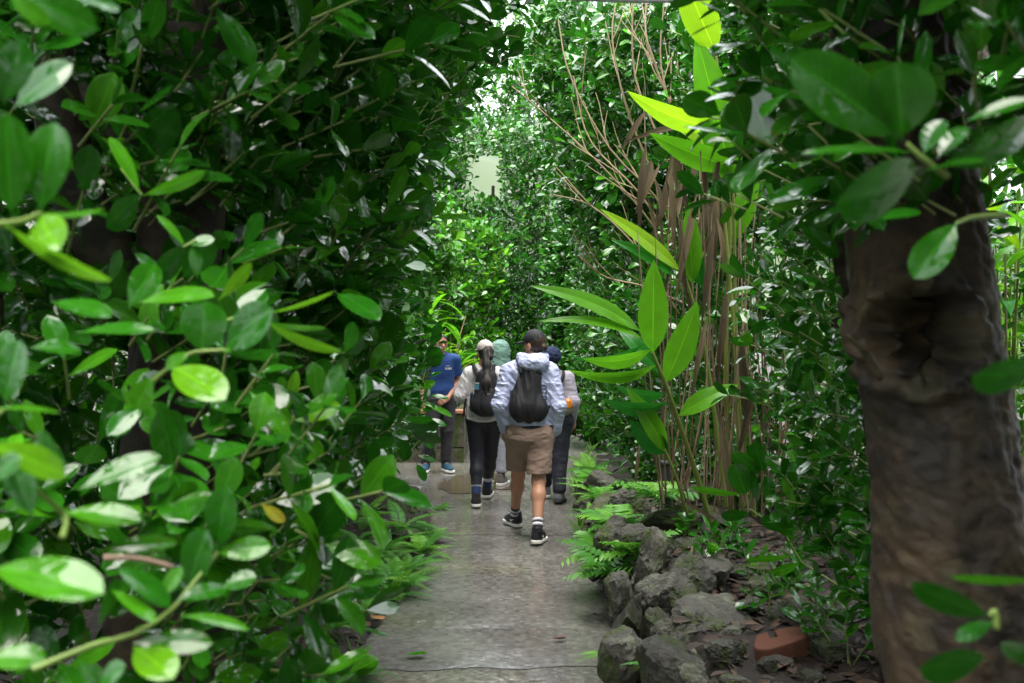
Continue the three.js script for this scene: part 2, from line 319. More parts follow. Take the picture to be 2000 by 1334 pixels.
{
  // slabs of the path, parted by crooked joints
  const path = new THREE.Group(); path.name = 'path'; path.userData = { kind: 'structure' }; scene.add(path);
  const joints = [-3, 3.2, 5.17, 5.86, 8.6, 13.8, 22, 34];
  const jz = (k, x) => joints[k] + (k === 0 || k === joints.length - 1 ? 0 : (0.07 * fbm(x * 4, k * 3.1, 0, 5) + 0.03 * x * Math.sin(k * 7)));
  for (let k = 0; k < joints.length - 1; k++) {
    const len = joints[k + 1] - joints[k], nz = Math.max(6, Math.round(len * 12)), nx = 48, pos = [], uv = [], idx = [];
    for (let j = 0; j <= nz; j++) for (let i = 0; i <= nx; i++) {
      const u = i / nx, gap = k === 1 || k === 2 ? 0.003 : 0.0018, d0 = mixn(joints[k], joints[k + 1], j / nz);
      let l = interp(LE, d0), r = interp(RE, d0); l += 0.05 * fbm(d0 * 2.3, 3, 0, 4); r += 0.035 * fbm(d0 * 2.1, 9, 0, 4) + 0.12; if (d0 > 12) r += 0.3;
      const x = mixn(l, r, u), a = jz(k, x) + gap, b = jz(k + 1, x) - gap, d = mixn(a, b, j / nz);
      const rim = smooth(0, 0.03, u) ; const e = Math.min(j, nz - j) === 0 ? -0.004 : 0;
      pos.push(x, (0.004 + 0.006 * fbm(x * 1.7, d * 1.7, 5, 3) + (k % 3) * 0.002 + e) * rim - 0.05 * (1 - rim), -d); uv.push(x / 1.9, d / 1.9 + k * 0.37);
    }
    for (let j = 0; j < nz; j++) for (let i = 0; i < nx; i++) { const a = j * (nx + 1) + i, b = a + 1, c = a + nx + 1, d = c + 1; idx.push(a, b, c, b, d, c); }
    const g = new THREE.BufferGeometry(); g.setAttribute('position', new THREE.Float32BufferAttribute(pos, 3)); g.setAttribute('uv', new THREE.Float32BufferAttribute(uv, 2)); g.setIndex(idx); g.computeVertexNormals();
    mesh('concrete_slab', g, CONCRETE, path);
  }
  // puddle of brown water lying in a hollow of the path
  const pts = []; for (let i = 0; i < 120; i++) { const a = i / 120 * Math.PI * 2, r = 1 + 0.55 * fbm(Math.cos(a) * 2.2, Math.sin(a) * 2.2, 3, 5); pts.push(new THREE.Vector2(-0.42 + Math.cos(a) * 0.42 * r, 11.6 + Math.sin(a) * 0.75 * r)); }
  const pg = new THREE.ShapeGeometry(new THREE.Shape(pts)); pg.rotateX(-Math.PI / 2); pg.translate(0, 0.0155, 0);
  structure('puddle', pg, std({ color: lin(0.10, 0.08, 0.055), roughness: 0.07 }));
}
// ---- stones
const mossTex = dataTex(512, 512, (u, v) => {
  const n = tnoise(u, v, 7, 5, 3), m = tnoise(u, v, 30, 4, 8), moss = smooth(-0.02, 0.22, tnoise(u, v, 6, 5, 22)), lich = smooth(0.12, 0.24, tnoise(u, v, 12, 4, 77)), bed = 0;
  let g = 0.40 + 0.13 * n + 0.13 * m; let c = [g * 1.0, g * 0.99, g * 0.93];
  c = [mixn(c[0], 0.62, lich * 0.55), mixn(c[1], 0.66, lich * 0.55), mixn(c[2], 0.58, lich * 0.55)];
  return [mixn(c[0], 0.29 + 0.12 * m, moss * 0.85), mixn(c[1], 0.38 + 0.12 * m, moss * 0.85), mixn(c[2], 0.10, moss * 0.85)];
}, true);
const stoneBump = dataTex(512, 512, (u, v) => 0.5 + 0.3 * tnoise(u, v, 9, 5, 3) + 0.25 * tnoise(u, v, 34, 4, 8) + 0.1 * tnoise(u, v, 60, 2, 5));
const STONE = [0.40, 0.30, 0.52].map((f, i) => { const s = (t) => { const c = t.clone(); c.offset.set(i * 0.31, i * 0.17); c.needsUpdate = true; return c; }; return std({ color: lin(f, f * 0.98, f * 0.92), map: s(mossTex), bumpMap: s(stoneBump), bumpScale: 0.04, roughness: 0.8 }); });
function stoneGeo(sd, detail = 3) {
  const g = new THREE.IcosahedronGeometry(1, detail); const p = g.attributes.position, v = V(), uv = [];
  const planes = []; seed(sd * 977 + 5); for (let i = 0; i < 9; i++) planes.push([V(gauss(), gauss(), gauss()).normalize(), rr(0.5, 0.9)]);
  for (let i = 0; i < p.count; i++) {
    v.fromBufferAttribute(p, i).normalize(); let r = 1; for (const [n, h] of planes) { const c = v.dot(n); if (c > 0.01) r = Math.min(r, h / c); }
    r *= 1 + 0.2 * fbm(v.x * 1.8 + sd, v.y * 1.8, v.z * 1.8, 3) + 0.10 * (0.5 - Math.abs(fbm(v.x * 5, v.y * 7 + sd, v.z * 5, 4))) + 0.05 * fbm(v.x * 14, v.y * 16 + sd, v.z * 14, 3); v.multiplyScalar(r); p.setXYZ(i, v.x, v.y, v.z); uv.push(v.x * 0.5 + v.z * 0.35 + sd * 0.13, v.y * 0.5 + v.z * 0.2 + sd * 0.29);
  }
  g.setAttribute('uv', new THREE.Float32BufferAttribute(uv, 2));
  const m = toCreasedNormals(g, 0.45), q = m.attributes.position, w = m.attributes.uv, A = V(), B = V(), C = V(); // box-projected uv, face by face
  for (let i = 0; i < q.count; i += 3) { A.fromBufferAttribute(q, i); B.fromBufferAttribute(q, i + 1); C.fromBufferAttribute(q, i + 2); const nn = B.clone().sub(A).cross(C.clone().sub(A)), ax = Math.abs(nn.x), ay = Math.abs(nn.y), az = Math.abs(nn.z); [A, B, C].forEach((e, k) => w.setXY(i + k, (ax > ay && ax > az ? e.z : e.x) * 0.22 + sd * 0.13, (ay >= ax && ay >= az ? e.z : e.y) * 0.22 + sd * 0.29)); }
  return m;
}
const STONEGEO = [1, 2, 3, 4, 5, 6, 7, 8].map((s) => stoneGeo(s, 9));
{
  const wall = thing('dry_stone_wall', 'low dry stone edging of mossy grey rocks beside the concrete path', 'stone wall');
  const put = (x, y, z, sx, sy, sz, ry, rz, gi, mi) => { const m = mesh('stone', STONEGEO[gi], STONE[mi], wall); m.position.set(x, y, z); m.scale.set(sx, sy, sz); m.rotation.set(rr(-0.2, 0.2), ry, rz); };
  seed(77);
  // by pixel: centre, width, height, depth
  const hero = [[1415, 1225, 4.55, 170, 100], [1330, 1320, 4.05, 150, 110], [1490, 1338, 3.95, 120, 80], [1395, 1265, 4.4, 130, 80], [1350, 1150, 5.0, 100, 105], [1275, 1105, 5.4, 60, 120], [1285, 1185, 4.95, 110, 120], [1240, 1230, 4.9, 70, 130], [1225, 1290, 4.6, 90, 130], [1390, 1120, 5.1, 120, 70], [1300, 1245, 4.7, 80, 100], [1215, 1185, 5.1, 60, 110], [1190, 1000, 7.3, 80, 60], [1225, 1010, 6.9, 90, 80], [1300, 1020, 6.5, 120, 60], [1180, 1100, 6.6, 60, 90], [1555, 1215, 4.5, 90, 70], [1600, 1325, 4.0, 80, 70], [1180, 950, 8.3, 70, 60], [1640, 1290, 3.9, 90, 60], [1200, 1060, 6.4, 70, 90], [1440, 1275, 4.3, 90, 70], [1500, 1160, 4.8, 70, 60], [1620, 1210, 4.3, 80, 60], [1250, 1060, 6.1, 70, 80]];
  hero.forEach(([px, py, d, w, h], i) => { const p = P(px, py, d), s = d / FPX; put(p.x, p.y, p.z - 0.08, w * s * 0.56, h * s * 0.54, Math.max(w, h) * s * 0.5, rr(-0.5, 0.5), rr(-0.25, 0.25), i % 8, i % 3); });
  for (let i = 0; i < 70; i++) { const d = rr(3.4, 8.5), r = interp(RE, d), x = r + rr(0.25, 1.0), k = rr(0.04, 0.1); put(x, groundHeight(x, -d) + k * 0.15, -d, k * rr(0.8, 1.5), k * rr(0.5, 0.9), k * rr(0.8, 1.3), rr(0, 3), rr(-0.3, 0.3), Math.floor(rnd() * 8), Math.floor(rnd() * 3)); }
  for (let d = 2.2; d < 13; d += 0.16) {
    const r = interp(RE, d), H = WALLH(d);
    for (let lay = 0; lay < 3; lay++) {
      const y = H * (lay + 0.35) / 3 + rr(-0.02, 0.02); if (H < 0.2 && lay > 0) continue;
      put(r + 0.10 + lay * 0.045 + rr(0, 0.04), y, -d + rr(-0.08, 0.08), rr(0.06, 0.12), rr(0.05, 0.10), rr(0.07, 0.15), rr(-0.6, 0.6), rr(-0.3, 0.3), Math.floor(rnd() * 8), Math.floor(rnd() * 3));
    }
  }
}
// broken terracotta piece lying on the stones
{
  const s = new THREE.Shape(); s.moveTo(-0.11, -0.02); s.quadraticCurveTo(-0.12, -0.06, -0.06, -0.065); s.lineTo(0.04, -0.05); s.lineTo(0.12, -0.02); s.lineTo(0.115, 0.07); s.lineTo(0.02, 0.075); s.lineTo(0.012, 0.015); s.lineTo(-0.03, 0.01); s.lineTo(-0.025, 0.07); s.lineTo(-0.07, 0.06); s.closePath();
  const g = new THREE.ExtrudeGeometry(s, { depth: 0.075, bevelEnabled: true, bevelSize: 0.007, bevelThickness: 0.007, bevelSegments: 2 }); g.rotateX(-Math.PI / 2);
  const p = P(1525, 1290, 4.05); g.scale(0.95, 1.15, 0.9); g.rotateZ(0.16); g.rotateX(0.18); g.rotateY(0.15); g.translate(p.x, p.y, p.z);
  solo('terracotta_piece', g, std({ color: lin(0.11, 0.038, 0.02), roughness: 0.85, bumpMap: stoneBump, bumpScale: 0.006 }), 'broken orange terracotta piece lying on the mossy edging stones', 'terracotta');
}
// ---- planter wall of concrete blocks with a clay coping
{
  const pl = thing('planter_wall', 'low concrete block planter with a reddish clay coping beyond the puddle', 'planter', [0, 0, 0]);
  const BL = std({ color: lin(0.42, 0.40, 0.30), map: mossTex, bumpMap: stoneBump, bumpScale: 0.012, roughness: 0.85 });
  const rb = (w, h, d) => { const sh = new THREE.Shape(); sh.moveTo(-w / 2, -h / 2); sh.lineTo(w / 2, -h / 2); sh.lineTo(w / 2, h / 2); sh.lineTo(-w / 2, h / 2); sh.closePath(); const g = new THREE.ExtrudeGeometry(sh, { depth: d - 0.016, bevelEnabled: true, bevelSize: -0.0, bevelThickness: 0.008, bevelOffset: -0.006, bevelSegments: 1 }); g.translate(0, 0, -(d - 0.016) / 2); return g; };
  const xr = -0.64, zf = -13.35; seed(5);
  for (const [y0, h, w, off] of [[0, 0.2, 0.40, 0.1], [0.21, 0.45, 0.62, 0.0]]) for (let x = xr - off * 0; x > -2.6; x -= w + 0.012) { const m = mesh('block', rb(w, h, 0.14), BL, pl); m.position.set(x - w / 2, y0 + h / 2, zf - 0.07 + rr(-0.006, 0.006)); }
  for (const [y0, h, w] of [[0, 0.2, 0.4], [0.21, 0.45, 0.62]]) for (let z = zf - 0.16; z > zf - 1.8; z -= w + 0.012) { const g = rb(w, h, 0.14); g.rotateY(Math.PI / 2); const m = mesh('block', g, BL, pl); m.position.set(xr - 0.075 + rr(-0.005, 0.005), y0 + h / 2, z - w / 2); }
  const CL = std({ color: lin(0.36, 0.17, 0.10), roughness: 0.8, bumpMap: stoneBump, bumpScale: 0.006 });
  for (let x = xr + 0.03; x > -2.6; x -= 0.345) { const m = mesh('coping_tile', rb(0.335, 0.05, 0.22), CL, pl); m.position.set(x - 0.168, 0.69, zf - 0.08); }
  const soil = mesh('soil', new THREE.BoxGeometry(1.9, 0.05, 1.5), SOIL, pl); soil.position.set(xr - 1.1, 0.6, zf - 0.92);
}
// ---------------------------------------------------------------- trees
function shift(g, o) { g.translate(-o[0], -o[1], -o[2]); return g; }
function tree(name, label, group, pos, trunks, fill, nMesh, opt = {}) {
  const t = thing(name, label, 'tree', pos, group);
  trunks.forEach(([ctrl, r0, r1, n = 14, sides = 14], i) => mesh(i ? 'limb' : 'trunk', shift(limb(ctrl, r0, r1, n, sides, 0.14), pos), BARK, t));
  const F = new Foliage(); fill(F, t); F.build(t, nMesh, opt); return t;
}
const straight = (x, z, h, lx = 0) => [V(x, -0.2, z), V(x + lx * 0.2 + 0.03, h * 0.3, z + 0.04), V(x + lx * 0.6 - 0.03, h * 0.65, z - 0.03), V(x + lx, h, z)];
// keeps foliage out of the walking space and of what must stay in sight
function clear(p) {
  const q = toPx(p); if (!q) return true; const [x, y, d] = q;
  if (d < 14.8 && p.y < 2.9 && p.x > interp([[1, -0.42], [3, -0.46], [4, -0.52], [5, -0.62], [7, -0.82], [9, -0.95], [12, -1.02]], d) - 0.42 * (1 - smooth(0.7, 1.4, p.y)) * smooth(2.2, 3.0, d) * (1 - 0.75 * smooth(7, 9, d)) && p.x < 0.72 && d > 0.9) return false;
  if (d < 1.15 && p.x > -1.2 && p.x < 1.2) return false;
  if (p.y < 0.7 && d > 3.1 && d < 10.5 && p.x > -1.45 && p.x < 0) return false;   // the hedge starts above the ferns
  if (x > 915 && x < 985 && y > 305 && y < 395) return false;      // the gap towards the hill
  return true;
}
const HEDGE = 'dense glossy-leaved trees lining the path';

// hero leaves placed one by one: base px, tip px, depth at base and tip, width over length, roll, kind
function heroLeaf(parent, [bx, by, tx, ty, db, dt, wr, roll = 0, kind = 'mid', o = {}]) {
  const a = P(bx, by, db), b = P(tx, ty, dt), d = b.clone().sub(a), L = d.length(); d.normalize();
  const n = V(0, EYE, 0).sub(a.clone().add(b).multiplyScalar(0.5)).normalize(); n.addScaledVector(d, -n.dot(d)).normalize(); n.applyAxisAngle(d, roll * Math.PI / 180);
  const g = blade(a, b, n, L * wr, { fold: 0.18, ripple: 0.0006, nl: 14, nw: 8, curl: 0.05, sag: 0.03, ...o });
  const c = parent.position; g.translate(-c.x, -c.y, -c.z); return mesh('leaf', g, LEAF[kind], parent);
}
function heroTwig(parent, pts, r0 = 0.004, r1 = 0.0025, mat = TWIGGREEN, name = 'twig') { const g = limb(pts.map((p) => P(...p)), r0, r1, 10, 6, 0.1); const c = parent.position; g.translate(-c.x, -c.y, -c.z); return mesh(name, g, mat, parent); }

// ---- left row
seed(101);
{
  const pos = [-1.05, 0, -2.85];
  const t = tree('leafy_tree', 'broad-leaved tree with a forked dark trunk beside two raised oval leaves', HEDGE, pos, [
    [[V(-1.12, -0.2, -2.85), V(-1.04, 0.8, -2.85), V(-0.98, 1.7, -2.9), V(-0.97, 2.6, -2.95), V(-1.0, 4.2, -3.0), V(-0.95, 6, -3.0)], 0.15, 0.09, 24, 18],
    [[V(-1.0, 1.75, -2.9), V(-1.2, 2.05, -2.85), V(-1.28, 2.4, -2.8), V(-1.3, 3.2, -2.8), V(-1.5, 5, -2.7)], 0.085, 0.05, 18, 12],
    [[V(-0.98, 2.25, -2.92), V(-1.12, 2.3, -2.86), V(-1.26, 2.52, -2.82)], 0.05, 0.04, 10, 10],
    [[V(-1.5, -0.2, -2.6), V(-1.46, 0.8, -2.6), V(-1.4, 1.8, -2.62), V(-1.5, 3.4, -2.6)], 0.07, 0.05, 16, 12],
  ], (F) => {
    columnCrown(F, { x: -1.05, z: -2.5, y0: 0.25, y1: 1.75, R: 0.85, n: 420, face: 0.6, len: 0.115, pal: PAL.mixed, inner: 0.35, keep: clear });
    columnCrown(F, { x: -1.3, z: -2.6, y0: 1.7, y1: 2.5, R: 0.75, n: 170, face: 0.4, len: 0.125, pal: PAL.deep, inner: 0.5, keep: clear });
    columnCrown(F, { x: -1.0, z: -2.9, y0: 2.2, y1: 5.5, R: 1.0, n: 620, face: 0.4, len: 0.13, pal: PAL.deep, inner: 0.3, keep: clear });
  }, 300);
  const N = 1.18, M = 1.9, O = 1.55;
  [[80, 418, 105, 238, N, N, .48, -20, 'mid'], [25, 425, 12, 222, N, N * .97, .5, -25, 'mid'], [72, 415, 206, 414, N, 1.24, .3, 72, 'fresh'], [75, 420, 112, 482, N, 1.12, .5, 10, 'lime'], [10, 438, 214, 556, 1.1, 1.16, .22, 55, 'lime', { fold: .4 }],
    [28, 212, 138, 122, 1.3, 1.3, .5, -45, 'deep'], [8, 205, 45, 78, 1.2, 1.2, .5, 0, 'deep'], [60, -5, 188, 58, 1.1, 1.1, .5, 0, 'mid'], [20, -10, 98, 48, 1.05, 1.05, .4, 10, 'fresh'], [135, -6, 238, 14, 1.1, 1.15, .42, -50, 'deep'],
    [274, 377, 217, 265, M, M, .25, 30, 'fresh'], [278, 382, 402, 338, M, M, .25, 35, 'fresh'], [274, 376, 212, 446, M, M - .05, .62, -40, 'deep'], [276, 384, 226, 452, M, M, .3, 50, 'mid'], [362, 482, 309, 418, M, M, .26, 40, 'fresh'], [366, 478, 418, 466, M, M, .5, -40, 'mid'], [362, 480, 303, 544, M, M - .05, .62, -40, 'deep'], [385, 545, 380, 480, M, M, .4, 10, 'mid'],
    [428, 585, 492, 514, 1.8, 1.8, .3, 20, 'lime'], [520, 612, 655, 574, 1.8, 1.85, .1, 50, 'lime'], [520, 628, 642, 702, 1.8, 1.75, .16, 40, 'lime', { curl: .25 }], [505, 625, 630, 655, 1.8, 1.8, .12, 40, 'fresh', { curl: .2 }],
    [392, 692, 402, 588, O, O, .85, 0, 'mid'], [438, 682, 526, 603, O, O - .05, .6, -35, 'deep'], [432, 690, 492, 664, O, O, .5, -60, 'fresh'], [333, 716, 436, 774, O, O - .08, .45, -30, 'lime'], [312, 742, 425, 770, O, O, .3, 40, 'mid'], [296, 736, 262, 800, O, O, .7, 20, 'fresh'], [372, 688, 322, 718, O, O, .5, 30, 'fresh'],
    [268, 592, 412, 570, 1.7, 1.6, .24, -60, 'fresh'], [100, 590, 214, 612, 1.4, 1.35, .34, -55, 'mid'], [250, 602, 305, 512, 1.7, 1.75, .5, 0, 'mid'], [150, 650, 300, 640, 1.5, 1.5, .3, -60, 'mid'],
    [8, 792, 34, 664, 1.25, 1.25, .62, -45, 'deep'], [-10, 798, 118, 802, 1.15, 1.2, .2, -65, 'fresh'], [60, 680, 160, 680, 1.3, 1.35, .45, -50, 'mid'], [-30, 868, 132, 926, 1.0, 1.05, .42, -35, 'lime'], [-25, 940, 36, 892, 1.0, 1.0, .7, -45, 'deep'], [130, 905, 60, 860, 1.2, 1.25, .5, -30, 'deep'], [153, 956, 312, 886, 1.25, 1.3, .34, -40, 'mid'],
    [428, 1074, 438, 953, 1.42, 1.4, .64, -42, 'deep'], [368, 1158, 398, 1036, 1.42, 1.4, .58, -40, 'deep'], [424, 1082, 527, 1066, 1.42, 1.42, .45, -20, 'fresh'], [122, 1002, 274, 1012, 1.3, 1.3, .38, -45, 'fresh'], [188, 1078, 346, 1056, 1.3, 1.35, .26, -35, 'spot'], [-25, 1110, 198, 1152, 1.02, 1.0, .44, -42, 'fresh'], [-40, 1292, 84, 1284, 1.02, 1.02, .5, -40, 'fresh'], [222, 1108, 332, 1182, 1.25, 1.25, .45, -45, 'deep'], [212, 1152, 302, 1212, 1.25, 1.22, .3, -45, 'fresh'], [258, 1258, 412, 1256, 1.25, 1.25, .32, -20, 'spot'], [258, 1266, 336, 1322, 1.25, 1.2, .55, -25, 'lime'], [350, 1204, 488, 1226, 1.3, 1.35, .24, -50, 'fresh'], [342, 1176, 442, 1146, 1.35, 1.4, .45, -45, 'deep'], [312, 1170, 352, 1110, 1.3, 1.3, .5, -35, 'fresh'], [430, 1150, 498, 1126, 1.5, 1.5, .6, -40, 'mid'], [190, 1222, 228, 1130, 1.25, 1.25, .3, 30, 'mid'], [150, 1290, 190, 1340, 1.2, 1.2, .4, 0, 'mid'], [285, 960, 330, 940, 1.5, 1.5, .7, 0, 'mid'], [335, 985, 416, 965, 1.5, 1.5, .35, -50, 'spot'], [60, 1010, 20, 900, 1.1, 1.1, .5, 20, 'deep'], [190, 1340, 240, 1300, 1.2, 1.2, .8, -45, 'deep'],
    [565, 822, 664, 790, 2.2, 2.2, .38, -15, 'lime'], [560, 800, 580, 724, 2.2, 2.2, .3, 20, 'lime'], [575, 830, 520, 780, 2.2, 2.2, .5, -20, 'fresh'], [656, 572, 740, 620, 2.3, 2.2, .42, -50, 'deep'], [505, 700, 545, 640, 2.2, 2.2, .5, 10, 'deep'], [430, 785, 472, 832, 2.0, 2.0, .5, -40, 'deep'], [510, 985, 555, 1020, 1.9, 1.9, .42, 10, 'yellow'],
  ].forEach((h) => heroLeaf(t, h));
  [[[-20, 440, 1.1], [40, 432, 1.14], [80, 416, 1.18]], [[240, 330, 2.0], [262, 360, 1.95], [276, 380, 1.9]], [[320, 540, 1.95], [345, 505, 1.92], [364, 480, 1.9], [384, 470, 1.9]], [[400, 640, 1.85], [470, 620, 1.8], [522, 622, 1.8]], [[270, 770, 1.6], [310, 735, 1.57], [372, 690, 1.55], [440, 684, 1.55]], [[60, 1310, 1.2], [180, 1262, 1.24], [262, 1240, 1.27], [330, 1195, 1.32], [360, 1160, 1.38], [425, 1080, 1.42]], [[120, 1050, 1.2], [125, 1010, 1.28], [60, 950, 1.2], [-20, 900, 1.0]], [[-20, 820, 1.1], [6, 800, 1.2]], [[500, 850, 2.25], [565, 822, 2.2]], [[200, 1090, 1.28], [270, 1092, 1.3], [335, 1108, 1.32]]].forEach((w, i) => heroTwig(t, w, 0.0042, 0.0028, i === 9 ? TWIG : TWIGGREEN));
}
const leftTrees = [
  [-1.3, -3.9, 'second glossy-leaved tree of the row on the fern side of the path', 1.02, 330, 0.145, PAL.mixed],
  [-1.5, -5.5, 'third glossy-leaved tree of the row, its bark showing behind the ferns', 1.05, 340, 0.14, PAL.mixed],
  [-1.65, -7.3, 'fourth glossy-leaved tree of the row, overhanging the litter-strewn path edge', 1.08, 340, 0.135, PAL.mixed],
  [-1.8, -9.2, 'fifth glossy-leaved tree of the row, arching over towards the bright gap', 1.08, 340, 0.13, PAL.mixed],
  [-1.88, -11.0, 'last glossy-leaved tree of the row, half hiding the person in blue', 1.1, 340, 0.13, PAL.mixed],
];
leftTrees.forEach(([x, z, label, R, n, len, pal], i) => {
  seed(200 + i * 17); const pos = [x, 0, z];
  const t = tree('leafy_tree', label, HEDGE, pos, [[straight(x + 0.1, z, 6, 0.3), 0.10, 0.06]], (F) => {
    columnCrown(F, { x, z, y0: 0.3, y1: 3.0, R, n: n * 2.1, len, pal, inner: 0.5, face: 0.35, keep: clear });
    columnCrown(F, { x, z, y0: 2.6, y1: [5.4, 4.8, 4.6, 4.8, 5.2][i], R: R * 1.05, n: n * 2, len, pal, inner: 0.4, face: 0.35, lean: [0.9, 0.85, 0.5, 0.3, 0.25][i], keep: clear });
  }, 300);
  if (i === 4) {
    [[838, 672, 862, 650, 9.4, 9.4, .6, -10, 'deep'], [842, 660, 862, 634, 9.4, 9.4, .6, -10, 'deep'], [830, 716, 860, 680, 9.4, 9.4, .85, -35, 'deep'], [828, 706, 864, 700, 9.4, 9.3, .5, 0, 'mid'], [838, 716, 862, 708, 9.4, 9.4, .4, 0, 'deep'], [836, 738, 862, 726, 9.3, 9.3, .4, -60, 'deep'], [838, 772, 876, 778, 9.2, 9.2, .35, -50, 'mid'], [830, 790, 884, 812, 9.1, 9.1, .3, -50, 'fresh'], [826, 820, 872, 830, 9, 9, .4, -45, 'mid'], [822, 852, 846, 876, 8.9, 8.9, .5, -30, 'deep'], [815, 890, 850, 900, 8.9, 8.9, .4, -45, 'deep'], [812, 905, 832, 940, 8.8, 8.8, .45, -20, 'mid'], [820, 760, 850, 745, 9.2, 9.2, .5, -20, 'fresh'], [824, 806, 850, 790, 9.1, 9.1, .45, -30, 'mid'], [815, 840, 838, 822, 9, 9, .5, 0, 'mid'], [818, 862, 834, 846, 9, 9, .5, -20, 'fresh']].forEach((h) => heroLeaf(t, h));
    [[[770, 800, 9.2], [815, 765, 9.3], [834, 714, 9.4]], [[760, 850, 9.0], [800, 830, 9.05], [830, 790, 9.1]], [[760, 880, 8.9], [800, 880, 8.9], [826, 852, 8.9]]].forEach((w) => heroTwig(t, w, 0.006, 0.004));
  }
});
// ---- second row behind, dark mass
[[-3.0, -2.2], [-3.3, -4.6], [-3.5, -7.2], [-3.7, -9.8], [-4.2, -12.6], [-3.0, -15.5]].forEach(([x, z], i) => {
  seed(300 + i * 13);
  tree('leafy_tree', ['tall tree standing behind the forked dark trunk', 'tall tree behind the second tree of the fern-side row', 'tall tree behind the third tree of the fern-side row', 'tall tree behind the fifth tree of the fern-side row', 'tall tree behind the concrete planter wall', 'tall tree rising beyond the concrete planter'][i], 'taller trees behind the row', [x, 0, z], [[straight(x, z, 7, 0.1), 0.12, 0.07]], (F) => {
    columnCrown(F, { x, z, y0: 0.2, y1: 6.6, R: 1.5, n: 1300, len: 0.17, face: 0.2, pal: PAL.deep, inner: 0.6 });
  }, 60, { small: true });
});
